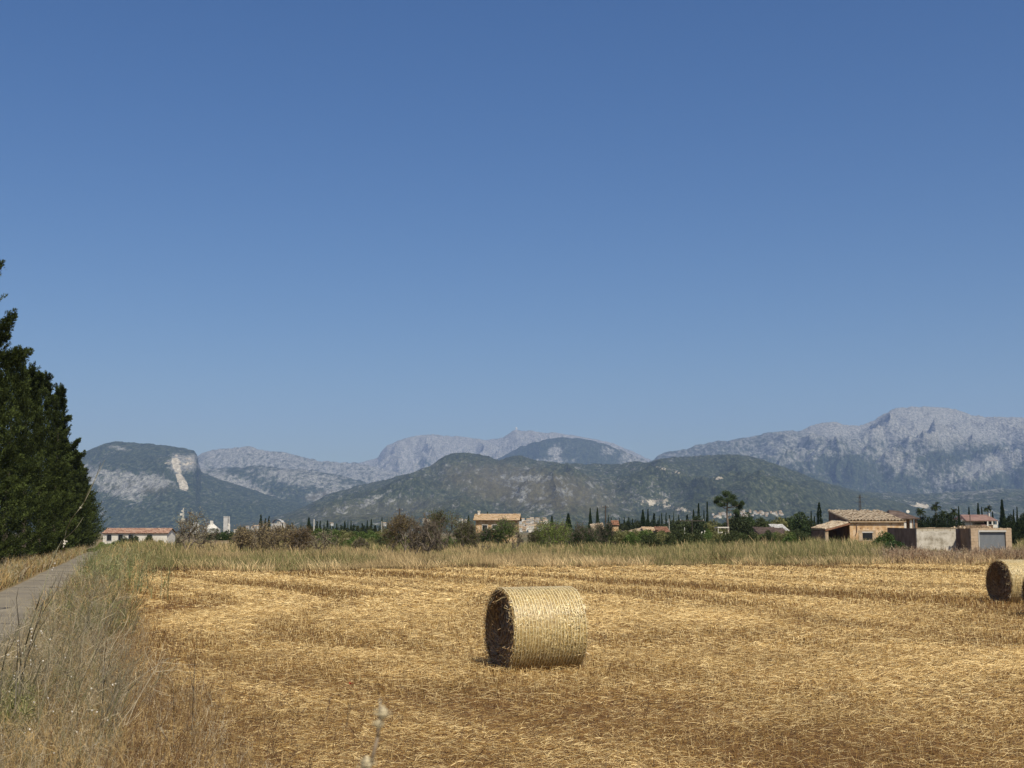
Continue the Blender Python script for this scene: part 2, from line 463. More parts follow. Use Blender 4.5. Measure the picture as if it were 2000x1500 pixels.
def surf(name, px, py):
    """distance on a slope at which it is seen at (px,py)"""
    xs, d, h, pys = LAY[name]; k = int(np.argmin(np.abs(xs - px)))
    col = pys[:, k]; i = int(np.argmax(col <= py))
    return float(d[i, k]), float(h[i, k]) + EYE

def pA(px, py, r, c):
    rock = .86 + 0 * px - .4 * blob(px, py, 830, 905, 14, 9)
    rock = rock - .3 * sstep(905, 950, py)
    return rock, 0 * px, 0 * px
layer('mountains', [(520, 935), (600, 925), (660, 912), (700, 905), (720, 899), (738, 894), (744, 884), (755, 872), (780, 860), (810, 853), (840, 850), (870, 852), (900, 853), (930, 858), (950, 860), (975, 857), (990, 851), (1000, 843), (1008, 839), (1018, 842), (1040, 842), (1060, 847), (1080, 845), (1110, 850), (1140, 854), (1170, 860), (1200, 868), (1230, 880), (1255, 892), (1275, 901), (1300, 915), (1400, 960)], 15800, 4200, 1200, pA, .18, 900, 80, 11, 1.2, .7)
def pC(px, py, r, c):
    rock = .80 - .2 * fbm(px / 20, py / 10, 3) + .1 * sstep(895, 880, py)
    return rock, 0 * px, 0 * px
layer('mountains', [(300, 905), (385, 892), (405, 882), (430, 878), (460, 876), (490, 873), (520, 882), (560, 885), (590, 892), (620, 900), (660, 904), (700, 905), (740, 915), (800, 930), (900, 960)], 12600, 3000, 1000, pC, .1, 700, 70, 23, 1.2)
def pE(px, py, r, c):
    rock = .14 + .7 * blob(px, py, 1085, 882, 16, 11) + .5 * blob(px, py, 1080, 901, 40, 7) + .45 * blob(px, py, 1188, 884, 14, 9) + .5 * sstep(1195, 1225, px)
    rock = rock + .1 * blob(px, py, 1150, 868, 60, 8)
    return rock, 0 * px, 0 * px
layer('mountains', [(900, 935), (960, 905), (985, 890), (1010, 876), (1040, 866), (1070, 859), (1100, 856), (1130, 856), (1160, 862), (1180, 868), (1200, 875), (1230, 886), (1262, 901), (1290, 920), (1350, 960)], 12800, 2600, 1200, pE, .12, 600, 70, 37, 1.1)
def pD(px, py, r, c):
    rock = .62 + 0 * px
    rock = rock + .42 * sstep(870, 840, py + .06 * (1750 - px) * (px < 1750)) * sstep(1540, 1620, px)
    rock = rock - .40 * sstep(885, 945, py) - .1 * sstep(1540, 1450, px)
    rock = rock + .38 * blob(px, py, 1900, 925, 110, 20, -20) + .3 * blob(px, py, 1780, 915, 60, 14, 20) - .35 * blob(px, py, 1870, 890, 90, 12, -8)
    rock = rock - .3 * blob(px, py, 1650, 905, 60, 18)
    return rock, 0 * px, 0 * px
layer('mountains', [(1180, 960), (1240, 920), (1275, 899), (1290, 889), (1310, 882), (1340, 878), (1360, 870), (1390, 865), (1400, 862), (1420, 862), (1460, 855), (1490, 849), (1525, 842), (1560, 842), (1575, 838), (1590, 831), (1610, 825), (1635, 825), (1655, 831), (1680, 832), (1700, 826), (1725, 812), (1745, 800), (1770, 796), (1800, 795), (1830, 796), (1870, 800), (1900, 810), (1930, 815), (1970, 816), (2000, 817), (2100, 822), (2250, 840)], 12900, 5200, 1500, pD, .19, 1000, 110, 41, 1.3)
def pC2(px, py, r, c):
    rock = .26 + .42 * blob(px, py, 440, 938, 85, 16, 18) + .42 * blob(px, py, 600, 935, 100, 17, 8) + .3 * blob(px, py, 500, 965, 90, 10, 15)
    rock = rock + .3 * blob(px, py, 640, 968, 40, 9, -8); warm = .6 * blob(px, py, 640, 968, 40, 9, -8)
    return rock, 0 * px, warm
layer('mountains', [(300, 935), (388, 917), (430, 915), (480, 913), (505, 910), (540, 914), (600, 918), (650, 926), (700, 938), (740, 950), (800, 965), (900, 985), (1000, 1005)], 9900, 2600, 1000, pC2, .14, 700, 80, 53, 1.15)
def pB(px, py, r, c):
    rock = .2 + .5 * blob(px, py, 225, 945, 70, 24, 25) + .55 * blob(px, py, 300, 940, 40, 14, 5) + .35 * blob(px, py, 250, 927, 20, 6, 20) - .15 * sstep(975, 1000, py)
    rock = rock + .35 * blob(px, py, 230, 876, 22, 4, 8) + .6 * blob(px, py, 360, 905, 30, 18, 0) + .3 * blob(px, py, 205, 995, 14, 12, 50)
    scar = blob(px, py, 346, 910, 8, 18, -8, .25) + blob(px, py, 357, 942, 8, 21, -32, .25) + .35 * blob(px, py, 370, 905, 16, 14) + .25 * blob(px, py, 322, 902, 14, 6, 20)
    return rock, scar, .4 * blob(px, py, 270, 950, 60, 14)
layer('mountains', [(-150, 985), (0, 965), (80, 940), (120, 912), (160, 888), (180, 877), (200, 868), (225, 863), (290, 867), (340, 873), (378, 880), (385, 890), (388, 906), (394, 922), (440, 940), (520, 965), (600, 985), (700, 1005), (800, 1020)], 8400, 2700, 1000, pB, .13, 900, 100, 67, 1.1, .8)
def pG(px, py, r, c):
    rock = .34 + .35 * blob(px, py, 1640, 968, 24, 6, 25) + .2 * blob(px, py, 1930, 955, 70, 8, -10)
    scar = blob(px, py, 1722, 992, 50, 7, 5, .6) + blob(px, py, 1790, 990, 20, 6, 0, .6) + .7 * blob(px, py, 1640, 967, 20, 3, 25, .3)
    return rock, scar, .05 + 0 * px
layer('foothills', [(1350, 1015), (1450, 985), (1520, 965), (1580, 955), (1650, 958), (1720, 962), (1800, 965), (1880, 960), (1950, 955), (2020, 958), (2200, 965)], 7600, 2600, 800, pG, .2, 500, 70, 71, 1.1)
def pF(px, py, r, c):
    rock = .26 + .12 * blob(px, py, 700, 985, 90, 12, -12) + .22 * blob(px, py, 728, 978, 20, 8, -20) + .1 * blob(px, py, 660, 958, 50, 8, -12)
    rock = rock + .08 * blob(px, py, 1150, 950, 160, 30, 10) + .2 * blob(px, py, 1040, 985, 60, 20, 40) + .28 * blob(px, py, 1030, 935, 60, 7) - .2 * blob(px, py, 930, 897, 80, 9, 4)
    warm = .5 * blob(px, py, 1040, 955, 160, 38, 8) + .25 * blob(px, py, 740, 995, 140, 18, -5) + .08
    scar = .55 * blob(px, py, 1272, 979, 30, 7, 0, .3) + .35 * blob(px, py, 1320, 993, 34, 5, 10, .3) + .5 * blob(px, py, 1400, 934, 14, 2.5, -5, .3) + .4 * blob(px, py, 1310, 919, 30, 2.5, 15, .3)
    rock = rock - .12 * sstep(1290, 1400, px)
    return rock, scar, warm
layer('foothills', [(430, 1030), (560, 1003), (600, 988), (640, 967), (680, 955), (720, 945), (760, 935), (800, 925), (840, 910), (855, 900), (870, 890), (900, 884), (930, 887), (960, 894), (975, 900), (1000, 892), (1020, 891), (1050, 902), (1090, 905), (1150, 907), (1200, 908), (1260, 905), (1290, 897), (1320, 893), (1360, 891), (1400, 889), (1440, 888), (1470, 893), (1510, 905), (1550, 920), (1600, 940), (1650, 955), (1700, 968), (1750, 980), (1800, 992), (1900, 1010), (2000, 1020)], 6900, 3300, 900, pF, .22, 1000, 120, 83, 1.15)

# ------------------------------------------------------------------ haze
hz = MB().box(-9600, -300, -14, 9600, 17600, 1500).build('haze', None)
m = bpy.data.materials.new('haze_air'); m.use_nodes = True; t = m.node_tree
for n in list(t.nodes): t.nodes.remove(n)
pv = t.nodes.new('ShaderNodeVolumePrincipled'); pv.inputs['Color'].default_value = (.44, .62, 1.0, 1); pv.inputs['Density'].default_value = 4.5e-5
pv.inputs['Anisotropy'].default_value = 0.0
mo = t.nodes.new('ShaderNodeOutputMaterial'); t.links.new(pv.outputs[0], mo.inputs['Volume'])
hz.data.materials.append(m); tag(hz, kind='stuff')

# ------------------------------------------------------------------ stubble: lying straw and standing stems
GOLD = np.array([[.46, .295, .095]]); PALE = np.array([[.92, .70, .33]]); BRN = np.array([[.21, .11, .03]]); DK = np.array([[.075, .034, .010]])
def band(x, y):
    """pale and brown swaths left by the mower, running away to the left"""
    k = .52 + .25 * sstep(40, 20, y) * 1.0
    u = x + k * y + (fbm(x / 14, y / 14, 61, 3) - .5) * 5
    w = .5 + (fbm(u / 3.0, y / 40, 63, 3) - .5) * (.35 + .65 * sstep(15, 28, y)) + (fbm(u / .9, y / 60, 69, 2) - .5) * .9 * sstep(28, 45, y)
    z = fbm(x / 5 + 7, y / 6, 65, 4)
    z2 = fbm(x / 1.3 + 2, y / 2.2, 67, 3)
    return .5 + 1.55 * (.58 * w + .27 * z + .15 * z2 - .5)
def scatter(y0, y1, dens, marg=1.06):
    ym = np.array([]); xm = np.array([])
    area_w = lambda y: y * .77 / 2 * marg * 2 + 7.0
    n = int((area_w(y0) + area_w(y1)) / 2 * (y1 - y0) * dens)
    y = y0 + (y1 - y0) * rng.random(int(n * 1.3)); keep = rng.random(len(y)) < area_w(y) / area_w(y1); y = y[keep]
    x = (rng.random(len(y)) - .5) * area_w(y)
    bx_, by_ = X(1046, 19.75), 19.75; ca, sa = math.cos(R(21)), math.sin(R(21))
    al = (x - bx_) * ca + (y - by_) * sa; pe = -(x - bx_) * sa + (y - by_) * ca
    ok = (x > field_left(y) - .1) & (y < field_far(x)) & ~((np.abs(al) < .62) & (pe > -.5) & (pe < .4))
    return x[ok], y[ok]
parts = []
for (y0, y1, dens, w, L) in ((7.5, 9.8, 700, .005, .14), (9.8, 15, 2300, .0038, .13), (15, 22, 1300, .005, .15), (22, 34, 560, .0072, .18), (34, 55, 220, .011, .22), (55, 92, 90, .017, .28)):
    x, y = scatter(y0, y1, dens)
    bnd = band(x, y)
    n = len(x)
    keep = rng.random(n) < .42 + 1.1 * sstep(.3, .75, bnd)
    x, y, bnd = x[keep], y[keep], bnd[keep]; n = len(x)
    a = rng.normal(0, .75, n) + .15 + 2.2 * (fbm(x / 1.2, y / 1.2, 91, 2) - .5)     # mostly lying across the view
    ln = L * (.35 + .9 * rng.random(n)); z0 = .012 + .10 * rng.random(n) ** 2 + .06 * sstep(.5, .75, bnd)
    tilt = rng.normal(0, .22, n)
    d = np.stack([np.cos(a) * np.cos(tilt), np.sin(a) * np.cos(tilt), np.sin(tilt)], 1)
    p = np.stack([x, y, gz(x, y) + z0 + .02], 1)
    q = rng.random((n, 1)); bb = np.clip((bnd[:, None] - .5) * 2.8 + .5, 0, 1)
    c = np.where(q < .10 + .26 * bb, PALE, np.where(q < .34 + .42 * bb, GOLD, np.where(q < .90, BRN * 1.12, DK)))
    c = c * (.75 + .5 * rng.random((n, 1))) * (.8 + .3 * bb)
    side = np.cross(d, np.stack([rng.normal(0, .35, n), -.4 + rng.normal(0, .4, n), np.ones(n)], 1))
    p0 = p - d * ln[:, None] / 2; p1 = p + d * ln[:, None] / 2
    p0[:, 2] = np.maximum(p0[:, 2], gz(x, y) + .02); p1[:, 2] = np.maximum(p1[:, 2], gz(x, y) + .02)
    mid = p + np.stack([rng.normal(0, .012, n), rng.normal(0, .012, n), rng.random(n) * .015], 1)
    parts.append(strips(p0, mid, w * (.7 + .6 * rng.random(n)), c, side=side)); parts.append(strips(mid, p1, w * (.6 + .5 * rng.random(n)), c, side=side, taper=.6))
V, F, C = cat_(parts)
o = link('lying_straw', np_mesh('lying_straw', V, F, C), M['straw']); tag(o, 'loose golden straw lying across the mown field', 'straw', kind='stuff')
parts = []
for (y0, y1, dens, w, L) in ((7.5, 9.8, 250, .006, .10), (9.8, 15, 700, .0045, .10), (15, 22, 520, .006, .11), (22, 34, 300, .009, .12), (34, 55, 130, .014, .14), (55, 92, 60, .022, .16)):
    x, y = scatter(y0, y1, dens)
    row = np.sin((x + .46 * y) * 2 * np.pi / .32) ; zone = fbm(x / 4 + 3, y / 7, 77, 3) + .25 * sstep(14, 26, y + .5 * x)
    keep = (rng.random(len(x)) < sstep(.35, .75, zone)) & (row + rng.normal(0, .6, len(x)) > -.2)
    x, y = x[keep], y[keep]; n = len(x); bnd = band(x, y)[:, None]
    lean = np.stack([-.10 + rng.normal(0, .3, n), rng.normal(0, .3, n), np.ones(n)], 1)
    p = np.stack([x, y, gz(x, y) + .01], 1); ln = L * (.5 + .9 * rng.random((n, 1)))
    q = rng.random((n, 1)); bb = np.clip((bnd - .5) * 2.5 + .5, 0, 1)
    c = np.where(q < .12 + .3 * bb, PALE, np.where(q < .35 + .35 * bb, GOLD, np.where(q < .85, BRN * 1.05, DK))) * (.8 + .35 * rng.random((n, 1)))
    parts.append(strips(p, p + unit(lean) * ln, w * (.7 + .6 * rng.random(n)), c, side=np.stack([np.ones(n), rng.normal(0, .5, n), rng.normal(0, .1, n)], 1), taper=.7))
V, F, C = cat_(parts)
o = link('stubble', np_mesh('stubble', V, F, C), M['straw']); tag(o, 'short standing stubble stems in the mown field', 'stubble', kind='stuff')

# ------------------------------------------------------------------ tall dry grass belt beyond the field
def blades(x, y, h, w, c, seed, bend=.35, lean=0.0, zoff=0.0):
    r = np.random.default_rng(seed); n = len(x)
    p0 = np.stack([x, y, gz(x, y) + zoff], 1)
    a = r.normal(0, 1, (n, 2)) * bend
    top = p0 + np.stack([h * (a[:, 0] + lean), h * a[:, 1], h], 1)
    mid = p0 + (top - p0) * .55; mid[:, :2] -= .12 * h[:, None] * a
    side = np.stack([np.ones(n), r.normal(0, .6, n), r.normal(0, .15, n)], 1)
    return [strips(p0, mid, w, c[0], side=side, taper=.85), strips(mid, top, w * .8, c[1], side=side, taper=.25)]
parts = []
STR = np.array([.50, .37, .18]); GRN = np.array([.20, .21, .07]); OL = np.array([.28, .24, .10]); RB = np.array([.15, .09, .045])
for (d0, d1, dens, hh, w) in ((-.3, 2.5, 170, .5, .02), (1.5, 8, 100, .72, .024), (8, 25, 46, .74, .034), (25, 90, 11, .8, .06)):
    xw = 34 + d1 * .45; n = int(2 * xw * (d1 - d0) * dens)
    x = rng.uniform(-xw, xw, n); y = field_far(x) + rng.uniform(d0, d1, n)
    ok = (x > road_r(y) + .5) & (np.abs(x) < y * .42 + 1); x, y = x[ok], y[ok]; n = len(x)
    pn = fbm(x / 3.5, y / 3.5, 101, 4); hn = fbm(x / 2, y / 2, 103, 3); px = 1000 + FPX * x / y
    green = sstep(.42, .62, pn + .16 * sstep(900, 1500, px) + .16 * sstep(480, 250, px) + .02 * np.minimum(y - field_far(x), 8) - .06)
    h = hh * (.25 + 1.35 * hn ** 1.3 + .15 * (rng.random(n) < .05)) * (.7 + .5 * rng.random(n)); h = h * (1 + .4 * sstep(1050, 1500, px)) * (1 + .25 * sstep(500, 300, px))
    h = h * np.where(px > 1730, np.where(px > 1985, .9, .42), 1)
    g = green[:, None]; q = rng.random((n, 1)); v = (.75 + .5 * rng.random((n, 1)))
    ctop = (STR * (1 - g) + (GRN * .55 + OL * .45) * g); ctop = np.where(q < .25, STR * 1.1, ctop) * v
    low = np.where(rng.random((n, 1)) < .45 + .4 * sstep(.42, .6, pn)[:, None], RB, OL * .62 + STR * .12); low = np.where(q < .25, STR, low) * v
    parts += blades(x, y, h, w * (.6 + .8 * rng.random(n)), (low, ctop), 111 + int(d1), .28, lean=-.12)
# pale bent straws fringing the edge
x = rng.uniform(-30, 42, 8500); y = field_far(x) - .2 + rng.exponential(.6, len(x)); ok = x > road_r(y) + 1; x, y = x[ok], y[ok]
kk = fbm(x / 1.5, x * 0, 7, 2) > .42; x, y = x[kk], y[kk]
c = np.repeat(np.array([[.82, .62, .32]]), len(x), 0) * (.7 + .5 * rng.random((len(x), 1)))
parts += blades(x, y, (.25 + .5 * rng.random(len(x))), .025, (c, c), 131, .5, lean=-.3)
V, F, C = cat_(parts)
o = link('tall_grass', np_mesh('tall_grass', V, F, C), M['grassb']); tag(o, 'tall dry grass and green stems beyond the mown field', 'grass', kind='stuff')

# verge weeds: between lane and field, and along the foot of the cypresses
def weeds(name, label, x, y, h, cols, seed, w=.006, nb=5, spread=.5, lean=.15):
    r = np.random.default_rng(seed); n = len(x)
    base = np.stack([x, y, gz(x, y)], 1); seg = []
    ln = np.stack([lean + r.normal(0, .2, n), r.normal(0, .18, n), np.ones(n)], 1); d = unit(ln)
    ci = r.integers(0, len(cols), n); c = np.array(cols)[ci] * (.75 + .5 * r.random((n, 1)))
    top = base + d * h[:, None]; midp = base + d * h[:, None] * .5 + r.normal(0, .03, (n, 3))
    w = w * (.7 + .6 * r.random(n))
    out = [strips(base, midp, w * 1.5, c, r, taper=.8), strips(midp, top, w * 1.1, c, r, taper=.5)]
    for k in range(nb):
        t_ = .25 + .7 * r.random((n, 1)); b0 = base + (top - base) * t_
        bd = unit(d * .8 + r.normal(0, spread, (n, 3))); L = h[:, None] * (.12 + .28 * r.random((n, 1)))
        b1 = b0 + bd * L; out.append(strips(b0, b1, w * .75, c * 1.05, r, taper=.5))
        b2 = b1 + unit(bd + r.normal(0, .6, (n, 3))) * L * .5
        out.append(strips(b1, b2, w * .6, c * 1.15, r, taper=.4))
        b3 = b0 + bd * L * .5; b4 = b3 + unit(bd + r.normal(0, .8, (n, 3))) * L * .45
        out.append(strips(b3, b4, w * .6, c * 1.1, r, taper=.4))
    V, F, C = cat_(out)
    o = link(name, np_mesh(name, V, F, C), M['grassb']); tag(o, label, 'weeds', kind='stuff')
def verge(n, y0, y1, a=0.0, b=1.0, ex=1.0):
    y = y0 * (y1 / y0) ** rng.random(n)
    l = road_r(y) - .12; r_ = field_left(y) + .35 + .9 * np.exp(-(y - 9) / 6)
    u = a + (b - a) * rng.random(n) ** ex
    return l + (r_ - l) * u, y
GREY = (.38, .31, .185); GREYG = (.21, .195, .09); TAN = (.50, .35, .15); RED = (.17, .095, .04); PAL = (.55, .46, .30); GR = (.10, .135, .035); GR2 = (.19, .22, .07)
x, y = verge(3600, 10.0, 30, .5, 1.15); weeds('dry_weeds', 'low golden brown dry stems where the verge runs into the mown field', x, y, .1 + .24 * rng.random(len(x)), [TAN, (.5, .34, .14), RED, (.3, .19, .08), PAL], 202, .0042, 5, .6, .12)
x, y = verge(5600, 10.3, 30, 0, .72); weeds('dry_weeds', 'tangled grey and tan dry weeds between the lane and the mown field', x, y, (.16 + .30 * rng.random(len(x))) * (1.1 - .45 * (x - road_r(y)) / 3), [GREY, GREY, TAN, TAN, TAN, RED, GREYG, PAL], 201, .0042, 6, .6, .12)
x, y = verge(3600, 24, 75); weeds('dry_weeds', 'dry weeds along the far stretch of the lane', x, y, .4 + .4 * rng.random(len(x)), [GREY, TAN, TAN, RED, GREYG, GR2], 203, .012, 4, .5, .15)
x, y = verge(800, 12, 40, 0, .75); weeds('dry_weeds', 'tall thin grey stalks rising above the verge weeds', x, y, .55 + .5 * rng.random(len(x)), [GREY, GREYG, PAL, (.16, .14, .09)], 205, .0055, 6, .45, .25)
y = 12.6 + 3.0 * rng.random(900); x = X(-30, 1) * y + rng.random(900) * (X(62, 1) - X(-30, 1)) * y; weeds('green_weeds', 'low leafy green weeds at the lane edge near the camera', x, y, .2 + .22 * rng.random(len(x)), [(.17, .18, .06), (.24, .23, .09), (.34, .29, .14)], 207, .014, 9, .9, .05)
y = 38 + 38 * rng.random(1050); x = X(190, 1) * y + rng.normal(0, .8, len(y)); ok = x > road_r(y) + .1; x, y = x[ok], y[ok]
weeds('green_weeds', 'feathery green stems crowding the lane where it passes the field corner', x, y, .75 + .6 * rng.random(len(x)), [(.2, .21, .085), GR2, (.30, .29, .13), GREYG, (.4, .37, .2), TAN], 209, .016, 7, .6, .12)
# thin spill of dry stems into the field edge near the camera
y = 10 * (30 / 10) ** rng.random(2600); x = field_left(y) + rng.exponential(.75, len(y)) * (1 + .4 * (y < 15))
weeds('dry_weeds', 'thin brown stems scattered over the left edge of the stubble', x, y, .1 + .28 * rng.random(len(x)), [RED, TAN, (.3, .2, .1), (.2, .13, .07)], 211, .005, 3, .5, .15)
y = 20 * (130 / 20) ** rng.random(6000); x = road_l(y) - .1 - rng.exponential(.8, len(y))
weeds('dry_weeds', 'dry tan grass along the lane under the cypresses', x, y, .25 + .45 * rng.random(len(x)), [TAN, TAN, RED, PAL, GREYG, OL], 213, .02, 4, .4, .1)
# reddish dry bramble thickets in front of the block wall
y = 84 + 8 * rng.random(9000); x = X(1655, 1) * y + rng.random(len(y)) * (X(2060, 1) - X(1655, 1)) * y
hb = .25 + .8 * sstep(.35, .65, fbm(x / 1.6, y / 3, 301, 3)); hb = hb * rng.uniform(.5, 1.0, len(x)); y = field_far(x) + rng.random(len(x)) * 5
weeds('dry_brambles', 'reddish dry brambles heaped in front of the block wall', x, y, hb, [(.34, .22, .13), (.42, .3, .18), (.5, .37, .22), (.22, .13, .08), (.58, .46, .3)], 215, .026, 4, .7, .0)

# ------------------------------------------------------------------ straw bales
m, t, b = mat('packed_straw'); M['bale'] = m
n1 = noise(t, 26, 6, .75); n2 = noise(t, 5, 4, .6)
c = ramp(t, n1, [(.34, (.10, .055, .016)), (.5, (.30, .19, .06)), (.66, (.62, .46, .19))])
c = mixc(t, math_(t, 'MULTIPLY', n2, .25), c, (.45, .38, .17)); t.links.new(c, b.inputs['Base Color']); bump(t, b, n1, .5, .010); b.inputs['Roughness'].default_value = .42; b.inputs['Specular IOR Level'].default_value = .5
m, t, b = mat('cut_straw_end'); M['baleend'] = m
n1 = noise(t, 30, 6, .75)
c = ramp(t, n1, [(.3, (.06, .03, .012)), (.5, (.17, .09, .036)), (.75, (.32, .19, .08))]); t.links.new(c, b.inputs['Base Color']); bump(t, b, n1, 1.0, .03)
M['bstraw'] = vcol('bale_straw_ends', .38, .1, .5, .6, 0)
M['net'] = flat('pale_net', (.92, .80, .50), (.78, .62, .30), 40, .36); M['net'].node_tree.nodes['Principled BSDF'].inputs['Specular IOR Level'].default_value = .7
def bale_parts(root, seed, rad=.61, L=1.14):
    r = np.random.default_rng(seed)
    # side drum, rounded shoulders, axis along local X
    prof = [(-L / 2, rad - .035), (-L / 2 + .012, rad - .014), (-L / 2 + .05, rad)] + [(x_, rad) for x_ in np.linspace(-L / 2 + .12, L / 2 - .12, 18)] + [(L / 2 - .05, rad), (L / 2 - .012, rad - .014), (L / 2, rad - .035)]
    na = 96; A = np.linspace(0, 2 * np.pi, na, endpoint=False)
    PA, AA = np.meshgrid(np.arange(len(prof)), A, indexing='ij')
    px_ = np.array([p[0] for p in prof])[PA]; rr = np.array([p[1] for p in prof])[PA]
    rr = rr + (fbm(px_ * 3 + 5, np.sin(AA) * 2 + np.cos(AA) * 3 + 9, seed, 3) - .5) * .035
    flatn = np.where(np.sin(AA) < -.94, 0.012, 0)
    V = np.stack([px_, np.cos(AA) * rr, (np.sin(AA) * rr) + rad - .02 + flatn], -1).reshape(-1, 3)
    F = []
    for i in range(len(prof) - 1):
        for j in range(na):
            F.append((i * na + j, i * na + (j + 1) % na, (i + 1) * na + (j + 1) % na, (i + 1) * na + j))
    link('straw_drum', np_mesh('straw_drum', V, np.array(F), smooth=True), M['bale'], root)
    # ends: shallow dished discs
    for s in (-1, 1):
        rings = np.linspace(0.02, rad - .03, 14); vs, fs = [], []
        for k, q in enumerate(rings):
            for j in range(64):
                a = 2 * math.pi * j / 64
                vs.append((s * (L / 2 - .004 - .02 * math.sin(math.pi * k / 13) + .012 * (random.random() - .5)), math.cos(a) * q, math.sin(a) * q + rad - .02))
        for k in range(13):
            for j in range(64):
                q = (k * 64 + j, k * 64 + (j + 1) % 64, (k + 1) * 64 + (j + 1) % 64, (k + 1) * 64 + j); fs.append(q)
        fs.append(tuple(range(64)))
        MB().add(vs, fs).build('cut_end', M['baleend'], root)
    # net: thin strands around the drum with a slight wander
    seg = []; vs = []
    nr = 23
    for i in range(nr):
        x0 = -L / 2 + .03 + (L - .06) * i / (nr - 1)
        for j in range(72):
            a0 = 2 * math.pi * j / 72; a1 = 2 * math.pi * (j + 1) / 72
            f = lambda a: (x0 + .008 * math.sin(a * 3 + i) + .005 * math.sin(a * 9 + i * 2.1), math.cos(a) * (rad + .010), math.sin(a) * (rad + .010) + rad - .02)
            seg.append((f(a0), f(a1), .0062, .0062))
            if j % 1 == 0 and i < nr - 1:
                s_ = 1 if j % 2 else 0
                x1 = x0 + (L - .06) / (nr - 1)
                pA_ = f(a0 if s_ else a1); pB_ = (x1, math.cos(a1 if s_ else a0) * (rad + .009), math.sin(a1 if s_ else a0) * (rad + .009) + rad - .02)
                seg.append((pA_, pB_, .0012, .0012))
    V, F = tubes(seg, 3); o = link('net_wrap', np_mesh('net_wrap', V, F), M['net'], root)
    # straw ends poking through the net, and a ragged fringe round the cut faces
    n = 10000; a = r.random(n) * 2 * np.pi; xx = r.uniform(-L / 2 + .01, L / 2 - .01, n)
    rad_v = np.stack([np.zeros(n), np.cos(a), np.sin(a)], 1); tan = np.stack([np.zeros(n), -np.sin(a), np.cos(a)], 1); ax = np.array([[1., 0, 0]])
    an = r.normal(0, .9, (n, 1)); d = np.cos(an) * ax + np.sin(an) * tan + r.normal(.02, .1, (n, 1)) * rad_v
    p = rad_v * (rad + .001 + .006 * r.random((n, 1))) + np.array([[0, 0, rad - .02]]) + xx[:, None] * ax
    ln = (.02 + .06 * r.random((n, 1)))
    q = r.random((n, 1)); c = np.where(q < .42, np.array([[.90, .72, .36]]), np.where(q < .72, np.array([[.62, .43, .15]]), np.where(q < .9, np.array([[.42, .33, .12]]), np.array([[.25, .16, .06]])))) * (.85 + .3 * r.random((n, 1)))
    parts = [strips(p - d * ln / 2, p + d * ln / 2, .006 * (.6 + .7 * r.random(n)), c, r, side=np.cross(d, rad_v + r.normal(0, .18, (n, 3))))]
    n = 5200; a = r.random(n) * 2 * np.pi; q_ = rad * np.sqrt(r.random(n)) * .97; s = np.where(r.random(n) < .5, -1., 1.)
    p = np.stack([s * (L / 2 - .015), np.cos(a) * q_, np.sin(a) * q_ + rad - .02], 1)
    d = np.stack([s * (.15 + .35 * r.random(n) ** 2), -np.sin(a) + r.normal(0, .45, n), np.cos(a) + r.normal(0, .45, n)], 1)
    c = np.array([[.42, .26, .11]]) * (.4 + 1.0 * r.random((n, 1)))
    parts.append(strips(p, p + unit(d) * (.03 + .09 * r.random((n, 1))), .006, c, r))
    n = 300; a = r.random(n) * 2 * np.pi; q_ = rad * (.86 + .14 * r.random(n)); s = np.where(r.random(n) < .5, -1., 1.)
    p = np.stack([s * (L / 2 - .01), np.cos(a) * q_, np.sin(a) * q_ + rad - .02], 1)
    d = np.stack([s * (.35 + .5 * r.random(n)), r.normal(0, .8, n), r.normal(-.2, .8, n)], 1)
    c = np.array([[.62, .48, .24]]) * (.6 + .6 * r.random((n, 1)))
    e = p + unit(d) * (.05 + .13 * r.random((n, 1)) ** 2)
    parts.append(strips(p, e, .006, c, r)); parts.append(strips(e, e + unit(d * .3 + r.normal(0, 1, (n, 3))) * .05, .005, c, r, taper=.5))
    V, F, C = cat_(parts); V[:, 2] = np.maximum(V[:, 2], .0)
    link('loose_straw', np_mesh('loose_straw', V, F, C), M['bstraw'], root)
def bale(px, Y, yaw, label, seed):
    x = X(px, Y); e = empty('straw_bale', (x, Y, gz1(x, Y) + .012), label, 'straw bale', 'round straw bales left on the mown field', yaw)
    bale_parts(e, seed); return e
bale(1046, 19.75, R(21), 'round netted straw bale standing alone in the middle of the stubble field', 5)
bale(1982, 37.0, R(14), 'farther straw bale of the pair at the right edge, its dark end facing left', 6)
bale(2065, 30.5, R(14), 'nearer round bale cut off by the right edge, showing only a sliver of dark end', 8)
# straw matted round the foot of the bale in front
n = 1500; xx = rng.uniform(-.3, 1.3, n); yy = 19.75 + .384 * (xx - X(1046, 19.75)) - .62 + rng.normal(0, .05, n); a = rng.normal(.3, .5, n)
d = np.stack([np.cos(a), np.sin(a), rng.normal(.05, .25, n)], 1); p = np.stack([xx, yy, gz(xx, yy) + .02 + .03 * rng.random(n)], 1)
c = np.where(rng.random((n, 1)) < .5, PALE, GOLD) * (.8 + .3 * rng.random((n, 1)))
V, F, C = strips(p - d * .07, p + d * .07, .006, c)
o = link('matted_straw', np_mesh('matted_straw', V, F, C), M['straw']); tag(o, 'pale straw matted along the foot of the central bale', 'straw', kind='stuff')

